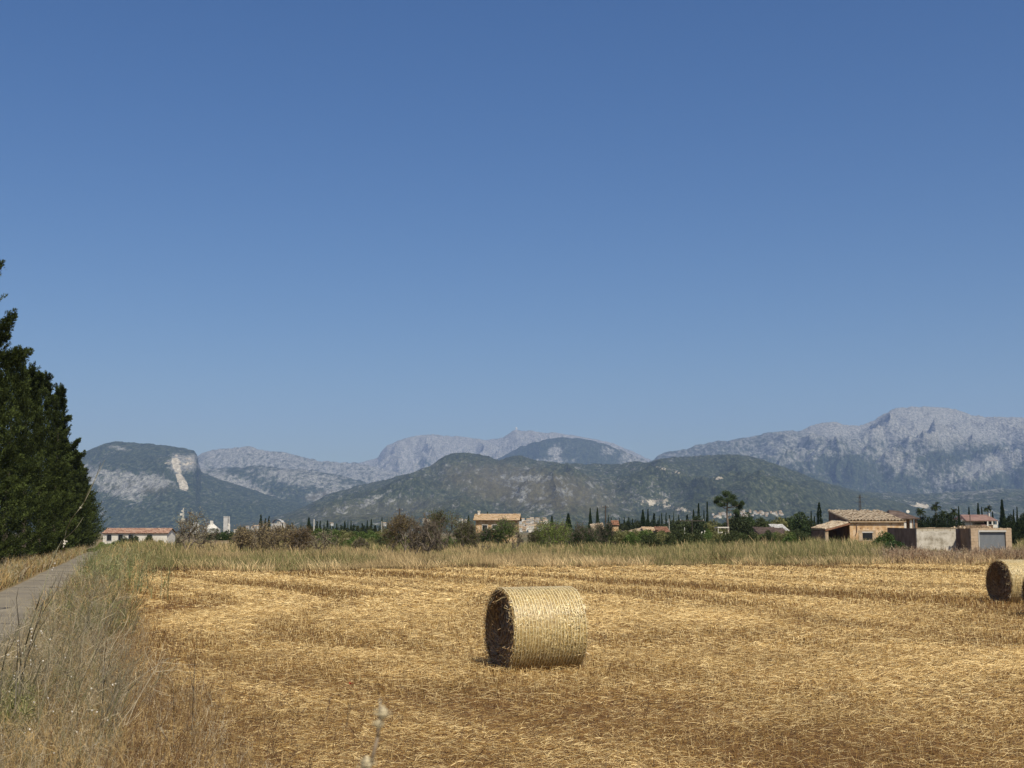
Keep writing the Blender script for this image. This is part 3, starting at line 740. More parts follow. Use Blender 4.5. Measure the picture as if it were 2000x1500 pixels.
# ------------------------------------------------------------------ trees: generators
def plume_cards(r, base, dirv, L, n, rad, size, cdark, clit):
    t_ = r.random(n) ** .8
    off = r.normal(0, 1, (n, 3)) * (rad * (1.05 - .75 * t_))[:, None]
    c = base + dirv * (t_ * L)[:, None] + off * .6
    d = unit(dirv + .9 * unit(off) + r.normal(0, .3, (n, 3)) + np.array([[0, 0, .25]]))
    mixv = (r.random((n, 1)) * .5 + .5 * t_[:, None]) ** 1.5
    col = cdark * (1 - mixv) + clit * mixv  # dark inside and lit tips of each plume put into the leaf colour
    s = size * (.6 + .8 * r.random(n))
    return diamonds(c, d, s * 1.9, s * .7, col, r)
def cypress_mesh(seed, H, Rm, nplume, ncard, size, droop=0.0, pw=.8, rag=1.0, boughs=()):
    r = np.random.default_rng(seed); parts = []
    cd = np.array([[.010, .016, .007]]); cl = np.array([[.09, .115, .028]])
    for k in range(nplume):
        h = H * (.02 + .94 * r.random() ** .95); tt = h / H
        rr = Rm * (min(1, .62 + 2.2 * tt) if tt < .2 else 1.0) * max(.04, (1 - tt)) ** pw
        a = r.random() * 2 * math.pi; q = rr * (.25 + .85 * math.sqrt(r.random())) * (.72 + .5 * vn(np.array([a * 1.1 + seed]), np.array([h / 1.1]), seed)[0])
        el = R(28 + 40 * tt + 12 * r.normal())
        dv = np.array([math.cos(a) * math.cos(el), math.sin(a) * math.cos(el), math.sin(el) - droop])
        base = np.array([math.cos(a) * q * .55, math.sin(a) * q * .55, h])
        L = (.35 + q * .62) * (.7 + .55 * r.random()) * (1.5 if r.random() < .08 * rag else 1)
        L = min(L, (H * 1.02 - h) / max(.2, dv[2]) + .3)
        tint = .45 + 1.1 * r.random() ** 1.5
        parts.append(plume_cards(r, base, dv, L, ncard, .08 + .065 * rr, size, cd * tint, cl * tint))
    for a_, b_, w_ in boughs:
        dd = b_ - a_; L = np.linalg.norm(dd); dd = dd / L
        for k in range(18):
            t_ = k / 18; s_ = a_ + dd * L * t_ + r.normal(0, .08, 3) * w_
            parts.append(plume_cards(r, s_, unit(dd + r.normal(0, .28, 3) + np.array([0, 0, .3 * (k % 3)])), (.25 + .25 * r.random()) * w_ ** .5, ncard, .13 * w_ ** .5, size, cd, cl))
    # leader
    parts.append(plume_cards(r, np.array([0, 0, H * .86]), np.array([.03, 0, 1.]), H * .15, ncard * 3, .16, size, cd, cl))
    V, F, C = cat_(parts); V[:, 2] = np.maximum(V[:, 2], .05)
    return np_mesh('crown', V, F, C)
def trunk_mesh(H, r0, seed=0, name='trunk'):
    r = np.random.default_rng(seed); seg = []; p = np.array([0., 0, -.15]); n = 7
    for i in range(n):
        q = p + np.array([r.normal(0, .03), r.normal(0, .03), 1]) * H / n
        seg.append((p, q, r0 * (1 - i / n * .85), r0 * (1 - (i + 1) / n * .85))); p = q
    V, F = tubes(seg, 7); return np_mesh(name, V, F, smooth=True)

# near row of cypresses along the lane
ROW = [(-74, 60, 470, 2.2, .8), (-30, 66, 630, 2.1, .8), (10, 73, 692, 2.1, .6), (45, 80, 714, 1.75, .55), (76, 88, 730, 1.5, .5), (106, 98, 752, .85, .3), (110, 108, 830, 1.3, .5), (126, 118, 868, 1.5, .6), (141, 130, 880, 1.8, .75), (152, 142, 905, 2.2, .7), (160, 152, 945, 2.4, .6)]
LBL = ['tallest cypress, only its branch tips showing at the left edge', 'cypress at the left edge with ragged boughs pointing out to the right', 'bushy dark cypress beside the lane, third from the left edge', 'dark cypress with a single blunt tip, fourth from the left edge',
       'dark cypress with a split ragged top, left of the narrow columnar one', 'narrow columnar cypress with a smooth upright right edge', 'dark cypress in the row just beyond the columnar one', 'cypress with a small tuft jutting to the right, below the columnar one', 'cypress with a round shoulder, third from the far end of the row', 'next to last cypress at the far end of the row', 'farthest and lowest cypress of the row, closest to the white farmhouse']
BOUGH = {0: [((-10, 650), (20, 622), 1.2), ((-10, 704), (46, 692), 1.5), ((-30, 545), (-5, 524), 1.2), ((-10, 668), (8, 660), .8), ((0, 715), (30, 690), 1)], 1: [((10, 712), (40, 696), 1)], 3: [((62, 752), (80, 736), .8)], 5: [((116, 830), (134, 819), .7)], 7: [((140, 905), (160, 889), 1), ((140, 880), (151, 862), .8)]}
for i, (px, Y, top, Rm, pw) in enumerate(ROW):
    x = X(px, Y); z0 = gz1(x, Y); H = Zh(top, Y) - z0
    e = empty('cypress_tree', (x, Y, z0), LBL[i], 'tree', 'cypress row along the lane')
    me = cypress_mesh(400 + i, H, Rm, 560 if i < 6 else 440, 120 if i < 6 else 90, .056 if i < 6 else .075, 0, pw, .3 if i == 5 else 2.2, [(np.array(P(*a, Y)) - np.array([x, Y, z0]), np.array(P(*b_, Y)) - np.array([x, Y, z0]), w_) for a, b_, w_ in BOUGH.get(i, [])])
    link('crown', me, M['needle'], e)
    link('trunk', trunk_mesh(H * .8, .2, i), M['bark'], e)

def limbs(r, H, spread, levels, fork, r0, lean=(0, 0), gn=.35, tr=.28, up=.35):
    """recursive branching; returns segments and tips"""
    seg, tips = [], []
    def go(p, d, L, rad, lev):
        n = 3; q = p
        for i in range(n):
            d2 = unit(d + r.normal(0, .16, 3) * (1.3 if lev else .6)); q2 = q + d2 * L / n
            seg.append((q, q2, rad * (1 - .28 * i / n), rad * (1 - .28 * (i + 1) / n))); q = q2; d = d2
            if lev >= levels - 2: tips.append((q, d, lev))
        if lev >= levels: return
        k = fork + (1 if r.random() < .4 else 0)
        for j in range(k):
            a = 2 * math.pi * (j + r.random() * .7) / k
            perp = unit(np.cross(d, [math.cos(a), math.sin(a), .2])); nd = unit(d * (1 - spread) + perp * spread + np.array([0, 0, up * (.5 if lev else 1)]) + r.normal(0, gn * .3, 3))
            go(q, nd, L * (.72 + .25 * r.random()) if lev else L * 1.15, rad * .66, lev + 1)
    go(np.array([0., 0, -.1]), unit(np.array([lean[0], lean[1], 1.])), H * tr, r0, 0)
    return seg, tips
def broad_tree(name, x, Y, H, W, label, leafc, nleaf=4000, leafsz=.09, seed=1, levels=4, fork=3, spread=.62, r0=.11, lean=(0, 0), bark='bark', group=None, twigs=True, tr=.22, cat='tree', clump=.28, skirt=0.0):
    r = np.random.default_rng(seed); z = gz1(x, Y)
    e = empty(name, (x, Y, z), label, cat, group)
    seg, tips = limbs(r, H, spread, levels, fork, r0, lean, tr=tr)
    P1 = np.array([s[1] for s in seg]); hx = np.abs(P1[:, :2]).max(); hz_ = P1[:, 2].max()
    s_xy = (W / 2) / max(hx, .1) * .93; s_z = (H * .96) / max(hz_, .1)
    S = np.array([s_xy, s_xy, s_z])
    seg = [(a * S, b_ * S, c_, d_) for a, b_, c_, d_ in seg]
    tp = np.array([q * S for q, d, l in tips]); td = np.array([d for q, d, l in tips])
    if twigs:
        tw = []
        for k in range(5):
            dd = unit(td + r.normal(0, .7, td.shape)); L = (.12 + .22 * r.random((len(tp), 1))) * H / 3.5
            tw += list(zip(tp, tp + dd * L, np.full(len(tp), .011), np.full(len(tp), .006)))
        V1, F1 = tubes(seg, 5); V2, F2 = tubes(tw, 3)
        V = np.concatenate([V1, V2]); F = np.concatenate([F1, F2 + len(V1)])
    else:
        V, F = tubes(seg, 5)
    V[:, 2] = np.maximum(V[:, 2], -.12)
    link('trunk', np_mesh('trunk', V, F, smooth=True), M[bark], e)
    if nleaf:
        k = r.integers(0, len(tp), nleaf); c = tp[k] + r.normal(0, 1, (nleaf, 3)) * clump * H / 4
        if skirt: c[:, 2] -= skirt * r.random(nleaf) * H
        c[:, 2] = np.maximum(c[:, 2], .1)
        cl = np.array([leafc]) * (.6 + .8 * r.random((nleaf, 1))) * (.8 + .4 * r.random(len(tp))[k][:, None])
        V, F, C = diamonds(c, r.normal(0, 1, (nleaf, 3)) + np.array([[0, 0, .3]]), leafsz * (.6 + .8 * r.random(nleaf)), leafsz * .5 * (.6 + .8 * r.random(nleaf)), cl, r)
        link('crown', np_mesh('crown', V, F, C), M['leaf'], e)
    return e
BROWN = (.29, .225, .115); OLIVE = (.22, .215, .085); GREEN = (.12, .17, .045); DGRN = (.05, .078, .024); YGRN = (.20, .25, .06); GRYG = (.38, .34, .2)
def T(px, Y, top, Wpx, label, col, **kw):
    x = X(px, Y); H = Zh(top, Y) - gz1(x, Y); W = Wpx * Y / FPX
    return broad_tree(kw.pop('name', 'tree'), x, Y, H, W, label, col, **kw)
T(366, 90, 998, 124, 'nearly bare grey almond tree with a forked dark trunk, leftmost along the field edge', GRYG, nleaf=3200, leafsz=.07, seed=11, levels=5, fork=2, spread=.7, r0=.13, name='almond_tree', group='almond trees in the tall grass', tr=.16, clump=.3)
T(468, 104, 1027, 84, 'brown leaved almond tree, first right of the bare grey one', BROWN, nleaf=4200, leafsz=.1, seed=12, name='almond_tree', group='almond trees in the tall grass', tr=.16)
T(510, 108, 1020, 80, 'brown almond tree below the pair of dark cypress tips', BROWN, nleaf=4200, leafsz=.1, seed=13, name='almond_tree', group='almond trees in the tall grass', tr=.16)
T(552, 104, 1022, 86, 'brown almond tree in the middle of the brown clump', BROWN, nleaf=4600, leafsz=.1, seed=14, name='almond_tree', group='almond trees in the tall grass', tr=.16)
T(592, 98, 1028, 76, 'brown almond tree with two dark stems at the right end of the brown clump', (.18, .125, .055), nleaf=3600, leafsz=.09, seed=15, name='almond_tree', group='almond trees in the tall grass', tr=.16)
T(634, 94, 1034, 66, 'leaning sparse grey green almond with a crooked trunk', GRYG, nleaf=1500, leafsz=.07, seed=16, lean=(-.5, 0), levels=4, fork=2, name='almond_tree', group='almond trees in the tall grass')
T(706, 106, 1049, 44, 'small round olive green tree with a thin trunk', OLIVE, nleaf=2200, leafsz=.07, seed=17, name='almond_tree', group='almond trees in the tall grass', r0=.06)
T(793, 98, 1004, 98, 'dense brownish almond with a short dark trunk, left of the twin trunked pair', (.16, .12, .05), nleaf=7000, leafsz=.085, seed=18, levels=5, fork=2, name='almond_tree', group='almond trees in the tall grass', tr=.17)
T(838, 94, 1000, 92, 'almost leafless almond with a wide open fork of dark limbs', (.17, .13, .07), nleaf=1700, leafsz=.07, seed=29, levels=5, fork=2, spread=.7, r0=.14, name='almond_tree', group='almond trees in the tall grass', tr=.17)
T(868, 116, 994, 92, 'tall olive green tree behind the open forked almond', (.11, .12, .04), nleaf=9000, leafsz=.1, seed=20, levels=4, tr=.16, group='green trees behind the tall grass')
T(900, 120, 1014, 74, 'dull green tree just left of the ochre two storey house', (.13, .13, .05), nleaf=5500, leafsz=.1, seed=21, tr=.14, group='green trees behind the tall grass')
T(1011, 92, 1040, 40, 'thin half dead sapling in the grass in front of the ochre house', GRYG, nleaf=500, leafsz=.06, seed=22, levels=4, fork=2, r0=.04, name='sapling', spread=.45, tr=.25)
T(948, 96, 1062, 24, 'tiny bare sapling below the white gate post', GRYG, nleaf=90, leafsz=.05, seed=23, levels=3, fork=2, r0=.025, name='sapling', tr=.3)
T(1078, 128, 1013, 94, 'bright green rounded tree in the middle of the grass edge', YGRN, nleaf=11000, leafsz=.1, seed=24, levels=4, tr=.14, clump=.36, skirt=.12, group='green trees behind the tall grass')
T(1140, 122, 1018, 76, 'dark green tree touching the bright rounded one on its right', DGRN, nleaf=9000, leafsz=.1, seed=25, tr=.12, clump=.36, skirt=.15, group='green trees behind the tall grass')
T(1180, 124, 1017, 54, 'very dark tree with a visible short trunk right of the green clump', (.028, .048, .016), nleaf=7500, leafsz=.09, seed=26, tr=.16, clump=.32, skirt=.08, group='green trees behind the tall grass')
T(990, 150, 1010, 56, 'round green tree covering the right half of the ochre house', GREEN, nleaf=6000, leafsz=.14, seed=27, tr=.12, clump=.36, skirt=.15, group='green trees behind the tall grass')
T(954, 150, 1026, 56, 'low dark green tree under the windows of the ochre house', DGRN, nleaf=5000, leafsz=.14, seed=28, tr=.1, clump=.36, skirt=.2, group='green trees behind the tall grass')

# stone pine with a bare mast-like trunk
Y = 200; x = X(1421, Y); z0 = gz1(x, Y); r = np.random.default_rng(5); S = Y / FPX
e = empty('stone_pine', (x, Y, z0), 'tall lone pine with a long bare trunk and an open crown above the tree line', 'tree')
Hc = Zh(962, Y) - z0
seg = [((0, 0, -.2), (.1, 0, Hc * .35), .2, .17), ((.1, 0, Hc * .35), (-.05, 0, Hc * .62), .17, .14), ((-.05, 0, Hc * .62), (.1, 0, Hc * .9), .14, .05)]
lob = []
for (lx, ly, w_, h_) in ((1407, 974, 11, 6), (1421, 964, 10, 6), (1431, 971, 9, 6), (1409, 986, 9, 4), (1422, 978, 13, 6), (1436, 984, 8, 6), (1445, 990, 7, 6), (1437, 1000, 7, 5), (1448, 983, 4, 4), (1402, 980, 5, 4), (1441, 1006, 5, 5)):
    c = np.array([(lx - 1421) * S, r.uniform(-1, 1), Zh(ly, Y) - z0]); lob.append((c, w_ * S, h_ * S))
    b0 = np.array([0.0, 0, min(c[2] - .6, Hc * .85)]); b0[2] = max(b0[2], Hc * .5)
    mid = (b0 + c) / 2 + np.array([0, 0, -.25]); seg += [(b0, mid, .07, .05), (mid, c, .05, .03)]
V, F = tubes(seg, 6); link('trunk', np_mesh('trunk', V, F, smooth=True), M['barkpale'], e)
cs, cc = [], []
for c, w_, h_ in lob:
    n = 1500; q = r.normal(0, .42, (n, 3)); cs.append(c + q * np.array([w_, w_, h_])); cc.append(np.array([[.06, .085, .035]]) * (.55 + .9 * r.random((n, 1))))
cs = np.concatenate(cs); cc = np.concatenate(cc)
V, F, C = diamonds(cs, r.normal(0, 1, cs.shape), .16, .06, cc, r); link('crown', np_mesh('crown', V, F, C), M['needle'], e)

# far conifers : three source trees, copied with their parts
def small_conifer(seed, pw, Rm, npl, nc, size=.02):
    me = cypress_mesh(seed, 1.0, Rm, 1, 1, .01)
    r = np.random.default_rng(seed); parts = []
    for k in range(npl):
        tt = r.random(); rr = Rm * (.7 + .3 * min(1, tt * 4)) * max(.02, 1 - tt) ** pw; a = r.random() * 6.283; q = rr * (.6 + .5 * r.random())
        c = np.array([math.cos(a) * q, math.sin(a) * q, .01 + tt * .97]); n = nc
        cc = c + r.normal(0, 1, (n, 3)) * np.array([.22 * Rm, .22 * Rm, .025 / max(.5, 1 - tt)]) * (1.1 - tt); cc[:, 2] = np.clip(cc[:, 2], 0, 1.01)
        col = np.array([[.03, .048, .022]]) * (.6 + .9 * r.random((n, 1)))
        parts.append(diamonds(cc, np.array([math.cos(a), math.sin(a), 1.4]) + r.normal(0, .4, (n, 3)), size * 1.7, size * .6, col, r))
    V, F, C = cat_(parts); return np_mesh('crown', V, F, C)
kinds = [small_conifer(501, .8, .085, 200, 18), small_conifer(502, .75, .10, 200, 18), small_conifer(503, 1.0, .2, 260, 20, .03), small_conifer(504, 1.0, .30, 280, 22, .035)]
tm = trunk_mesh(.7, .012, 9)
def conifer(px, top, base, Y, kind, wpx, label, group='dark conifers along the horizon'):
    x = X(px, Y); z0 = gz1(x, Y); H = Zh(top, Y) - z0; base_w = (.17, .20, .4, .66)[kind]
    w = wpx * Y / FPX / base_w
    e = empty('cypress_tree' if kind < 2 else 'conifer_tree', (x, Y, z0), label, 'tree', group, random.random() * 6, (w, w, H))
    link('crown', kinds[kind], M['needle'], e); link('trunk', tm, M['bark'], e)
low = 'slim dark cypress in the distant row between the brown almonds and the ochre house'
FAR = [(552, 1019, 5), (573, 1019, 5), (588, 1023, 6), (620, 1017, 6), (626, 1016, 6), (632, 1019, 6), (639, 1017, 5), (645, 1023, 6), (651, 1026, 6), (658, 1021, 7), (666, 1025, 6), (673, 1017, 6), (680, 1020, 6), (686, 1018, 6), (690, 1022, 5), (699, 1028, 6), (706, 1019, 7), (716, 1015, 7), (724, 1012, 8), (733, 1027, 7), (740, 1027, 7), (747, 1011, 7), (756, 1019, 7), (762, 1026, 6)]
for px, top, w in FAR: conifer(px + random.uniform(-1.5, 1.5), top + random.uniform(-1, 3), 1050, 330 + random.uniform(-30, 30), random.choice((0, 1, 1, 2, 3)), w * random.uniform(.8, 1.6), low, 'slim cypresses of the distant row')
conifer(509, 1005, 1040, 300, 1, 11, 'taller of the two close dark cypress tips above the brown almonds'); conifer(518, 1012, 1040, 302, 1, 9, 'middle cypress of the close clump above the brown almonds'); conifer(525, 1008, 1040, 304, 1, 9, 'right cypress of the close clump above the brown almonds')
conifer(603, 1012, 1050, 300, 3, 19, 'broad dark conifer beside the grey pole at the left end of the distant row')
conifer(915, 1008, 1040, 300, 3, 14, 'dark conifer showing at the left corner of the ochre house roof'); conifer(952, 1000, 1030, 420, 2, 9, 'dark conifer tip rising behind the ochre roof')
mid = 'slim dark cypress in the row between the red roofed hut and the lone pine'
for px, top, w in [(1187, 1004, 5), (1195, 1009, 8), (1203, 1012, 6), (1210, 1009, 5), (1218, 1008, 5), (1228, 1007, 6), (1236, 1012, 6), (1243, 1013, 6), (1279, 1000, 8), (1287, 1006, 6), (1293, 1000, 5), (1302, 1001, 7), (1309, 1004, 7), (1317, 1001, 6), (1325, 1004, 9), (1342, 1004, 7), (1376, 996, 6)]:
    conifer(px + random.uniform(-1.5, 1.5), top + random.uniform(0, 3), 1025, 340 + random.uniform(-30, 30), random.choice((0, 1, 1, 2, 3)), w * random.uniform(.8, 1.6), mid, 'slim cypresses left of the lone pine')
for px, top, w, k, l in [(1078, 1009, 18, 3, 'dark conifer behind the bright green rounded tree'), (1110, 1004, 26, 3, 'broad dark conifer between the rounded tree and the tall pair'), (1153, 994, 14, 3, 'left one of the two tall dark conifers behind the dark green trees'), (1167, 993, 14, 3, 'right one of the two tall dark conifers behind the dark green trees'),
                         (1256, 997, 20, 3, 'broad dark conifer left of the low pale roofs'), (1266, 995, 10, 2, 'pointed conifer leaning on the broad one above the low pale roofs'), (1355, 997, 14, 3, 'bushy conifer just left of the two tall thin cypresses'), (1365, 983, 9, 0, 'left one of the two tall thin cypresses beside the lone pine'), (1382, 980, 7, 0, 'right one and taller of the two thin cypresses beside the lone pine'),
                         (1585, 998, 6, 0, 'thin cypress standing left of the stout one by the stone hut'), (1591, 1008, 6, 0, 'shortest cypress between the thin and the stout one'), (1601, 981, 16, 1, 'stout dark cypress above the lean-to roof of the stone hut'),
                         (1874, 990, 9, 2, 'dark conifer at the right end of the palm group'), (1894, 991, 10, 2, 'conifer left of the pink roofed villa'), (1912, 984, 13, 2, 'spruce shaped conifer behind the villa roof, left of its neighbour palm'), (1919, 990, 7, 0, 'thin conifer between the spruce and the palm behind the villa'),
                         (1959, 977, 18, 2, 'tallest spruce shaped conifer at the right end of the villa'), (1981, 996, 9, 2, 'small conifer right of the tallest spruce'), (1988, 991, 8, 2, 'pointed conifer near the right edge of the picture'), (1940, 1000, 10, 2, 'low conifer tip behind the villa chimney')]:
    conifer(px, top, 1025, {1874: 230, 1601: 190, 1585: 230, 1591: 230}.get(px, 260), k, w, l)

# bushes: source meshes, copied
def bush_mesh(seed, n, size):  # unit-height rounded crown
    r = np.random.default_rng(seed); parts = []
    cen = []
    for k in range(22):
        a = r.random() * 6.283; q = .36 * math.sqrt(r.random()); cen.append((math.cos(a) * q, math.sin(a) * q, .15 + (.72 - .9 * q) * r.random(), .1 + .09 * r.random()))
    for cx, cy, cz, cr in cen:
        v = unit(r.normal(0, 1, (n // 22, 3))) * cr * (.65 + .45 * r.random((n // 22, 1)))
        c = v + np.array([cx, cy, cz]); c[:, 2] = np.clip(c[:, 2], .01, 1)
        col = np.array([[1., 1, 1]]) * (.55 + .9 * r.random((len(c), 1))) * (.75 + .5 * r.random())
        parts.append(diamonds(c, v / cr + r.normal(0, .8, c.shape), size * (.6 + .8 * r.random(len(c))), size * .55, col, r))
    V, F, C = cat_(parts); V[:, 2] /= np.percentile(V[:, 2], 99.6); V[:, :2] /= 2 * np.percentile(np.abs(V[:, :2]), 99.3); return V, F, C
BV = [bush_mesh(600 + i, 7400, .055) for i in range(4)]
BC = {}
def bush(px, top, wpx, Y, label, col, group='green bushes of the hedge line', cat='bush', name='bush', base=None):
    x = X(px, Y); z0 = gz1(x, Y) if base is None else base; H = Zh(top, Y) - z0; w = wpx * Y / FPX
    i = random.randrange(4); key = (i, col)
    if key not in BC:
        V, F, C = BV[i]; BC[key] = np_mesh('foliage', V, F, C * np.array([col]))
    e = empty(name, (x, Y, z0), label, cat, group, random.random() * 6, (w * 1.05, w * 1.05, H))
    link('foliage', BC[key], M['leaf'], e); link('trunk', tm, M['bark'], e)
bush(243, 1048, 26, 150, 'left one of the two clipped round olives in front of the white farmhouse', (.07, .09, .04), 'round trees by the white farmhouse', 'tree', 'olive_tree')
bush(262, 1047, 26, 150, 'right one of the two clipped round olives in front of the white farmhouse', (.07, .09, .04), 'round trees by the white farmhouse', 'tree', 'olive_tree')
bush(291, 1046, 22, 152, 'loose round olive between the farmhouse and the bare almond', (.085, .1, .045), 'round trees by the white farmhouse', 'tree', 'olive_tree')
bush(228, 1056, 20, 140, 'low green bush at the left corner of the farmhouse', GREEN); bush(310, 1056, 30, 150, 'low green bush half hidden by the bare almond', OLIVE)
bush(205, 1060, 34, 120, 'green roadside bush where the lane meets the cypresses', YGRN); bush(184, 1070, 24, 132, 'small green bush at the foot of the last cypress', GREEN)
hl = 'dark green bush in the distant hedge between the bare almond and the ochre house'
for px, top, w in [(330, 1040, 40), (420, 1034, 50), (445, 1037, 30), (470, 1032, 40), (560, 1034, 40), (610, 1040, 40), (655, 1042, 40), (690, 1046, 30), (725, 1040, 46), (745, 1042, 50), (770, 1040, 30), (905, 1030, 30), (935, 1043, 26)]:
    bush(px, top, w, 230 + random.uniform(-25, 25), hl, random.choice([DGRN, (.05, .07, .025), OLIVE]), 'dark bushes of the distant hedge')
bush(735, 1044, 44, 170, 'fresh green bush left of the dense brownish almond', GREEN); bush(765, 1038, 30, 165, 'green bush tucked against the dense brownish almond', (.09, .12, .035))
bush(1048, 1035, 34, 180, 'brownish bush between the ochre house and the bright rounded tree', (.11, .1, .05)); bush(1112, 1040, 34, 150, 'small dull green bush in the gap of the green clump', OLIVE)
for px, top, w, c, l in [(1222, 1038, 50, OLIVE, 'greyish low bush below the sloping pale roof'), (1262, 1036, 44, GREEN, 'low green bush in front of the pink low roof'), (1295, 1038, 40, DGRN, 'low dark bush in front of the rusty shed'),
                         (1331, 1018, 56, (.07, .085, .035), 'round olive green tree right of the rusty shed'), (1366, 1010, 44, (.06, .08, .035), 'round grey green tree below the two tall thin cypresses'), (1392, 1018, 40, OLIVE, 'round tree left of the lone pine trunk'),
                         (1444, 1008, 60, (.06, .075, .03), 'big dark green tree right of the lone pine trunk'), (1462, 1004, 34, DGRN, 'dark treetop right of the lone pine'), (1490, 1014, 50, (.07, .085, .03), 'green tree above the brown shed'), (1520, 1012, 46, OLIVE, 'lighter green tree behind the brown shed'),
                         (1562, 1003, 52, (.055, .08, .028), 'large rounded green tree left of the stone hut'), (1585, 1018, 40, (.06, .08, .03), 'green tree against the lean-to roof')]:
    bush(px, top, w, 215 if px > 1300 else 165, l, c, 'rounded trees right of the red roofed hut', 'tree', 'round_tree')
ml = 'mid green rounded tree of the continuous belt between the rusty shed and the stone hut'
for px, top, w in [(1318, 1024, 50), (1345, 1018, 56), (1372, 1020, 50), (1398, 1022, 48), (1432, 1014, 60), (1458, 1010, 62), (1484, 1016, 58), (1506, 1018, 50), (1534, 1014, 60), (1556, 1006, 62), (1574, 1012, 50), (1300, 1034, 40), (1246, 1040, 46), (1640, 1010, 40)]:
    bush(px, top, w * 1.1, 235, ml, random.choice([(.07, .09, .035), (.09, .11, .045), (.06, .085, .03)]), 'green tree belt right of the rusty shed', 'tree', 'round_tree')
ml = 'green rounded bush of the low belt behind the small olive green almond tree'
for k in range(12):
    bush(612 + k * 14, 1036 + random.uniform(-3, 4), random.uniform(28, 42), 190, ml, random.choice([(.08, .105, .04), OLIVE, GREEN]), 'green bushes behind the small almond')
ml = 'dark rounded treetop filling the gaps of the cypress row left of the pine'
for k in range(16):
    bush(1186 + k * 11, 1019 + random.uniform(-3, 6), random.uniform(16, 34), 300, ml, random.choice([(.04, .055, .022), (.06, .07, .03)]), 'treetops in the cypress row left of the pine')
ml = 'dark rounded treetop filling the gaps of the distant row of slim cypresses'
for k in range(15):
    bush(606 + k * 10.5, 1031 + random.uniform(-3, 5), random.uniform(16, 32), 300, ml, random.choice([(.04, .055, .022), (.06, .07, .03)]), 'treetops in the distant cypress row')
rl = 'dark green bush of the high hedge between the open porch and the pink roofed villa'
for px, top, w in [(1806, 1010, 34), (1826, 1006, 34), (1846, 1008, 34), (1864, 1010, 30), (1880, 1020, 26)]:
    bush(px, top, w, 205, rl, (.03, .045, .018), 'bushes of the high hedge')
for px, top, w, l in [(1905, 1026, 46, 'clipped dark hedge bush below the villa terrace'), (1985, 1024, 50, 'clipped dark hedge bush at the right edge behind the garage'), (1975, 1008, 34, 'green bush right of the villa'), (2002, 1006, 40, 'leafy bush cut by the right edge above the hedge')]:
    bush(px, top, w, 190, l, (.035, .05, .018), 'bushes of the high hedge')
bush(1726, 1040, 44, 112, 'bright green creeper bush against the shaded side of the block wall', (.07, .11, .03)); bush(1748, 1058, 60, 96, 'leafy green bush sprawling at the foot of the shaded block wall', (.055, .09, .03)); bush(1772, 1070, 44, 93, 'dark leafy bush right at the field edge below the block wall', (.035, .06, .022))

ll = 'low green scrub in front of the sheds left of the stone hut'
for k in range(34):
    px = 1195 + k * 11.2 + random.uniform(-5, 5); bush(px, 1039 + random.uniform(-4, 5), random.uniform(22, 44), random.uniform(118, 140), ll, random.choice([OLIVE, (.075, .09, .035), GREEN]), 'low scrub in front of the sheds')
ll = 'low green scrub at the edge of the tall grass left of the ochre house'
for k in range(22):
    px = 640 + k * 13 + random.uniform(-5, 5); bush(px, 1050 + random.uniform(-3, 5), random.uniform(20, 36), random.uniform(128, 150), ll, random.choice([OLIVE, (.09, .10, .04), GREEN]), 'low scrub left of the ochre house')
# palms
def palm(px, top, Y, wpx, label):
    x = X(px, Y); z0 = gz1(x, Y); H = Zh(top, Y) - z0; W = wpx * Y / FPX; r = np.random.default_rng(int(px))
    e = empty('palm_tree', (x, Y, z0), label, 'palm tree', 'palms between the stone hut and the villa')
    th = H - W * .42
    link('trunk', trunk_mesh(th, .22, int(px)), M['bark'], e).scale = (1, 1, 1.12)
    parts = []
    for k in range(34):
        a = r.random() * 6.283; el = R(-35 + 110 * r.random()); L = W * .52; p = np.array([0, 0, th]); dv = np.array([math.cos(a) * math.cos(el), math.sin(a) * math.cos(el), math.sin(el)])
        for i in range(5):
            q = p + dv * L / 5; n = 14
            s = np.cross(dv, [0, 0, 1.]); s = s / max(np.linalg.norm(s), .01)
            tt = r.random((n, 1)); c = p + (q - p) * tt; sg = np.where(r.random((n, 1)) < .5, -1, 1)
            col = np.array([[.06, .08, .028]]) * (.6 + .8 * r.random((n, 1)))
            parts.append(diamonds(c, s * sg + dv * .8 + r.normal(0, .15, (n, 3)) - np.array([0, 0, .2]), W * .15, .05, col, r))
            p = q; dv = unit(dv + np.array([0, 0, -.22]))
    V, F, C = cat_(parts); link('fronds', np_mesh('fronds', V, F, C), M['leaf'], e)
for a in [(1829, 981, 210, 20, 'tallest palm, rising alone above the hedge right of the porch'), (1799, 992, 205, 18, 'palm close behind the open porch roof'), (1843, 996, 215, 18, 'palm just right of the tallest palm'), (1854, 1002, 208, 16, 'lowest palm in the middle of the group'), (1864, 994, 214, 17, 'palm at the right of the group beside the dark conifer'), (1930, 986, 280, 16, 'palm rising behind the pink villa roof')]:
    palm(*a)

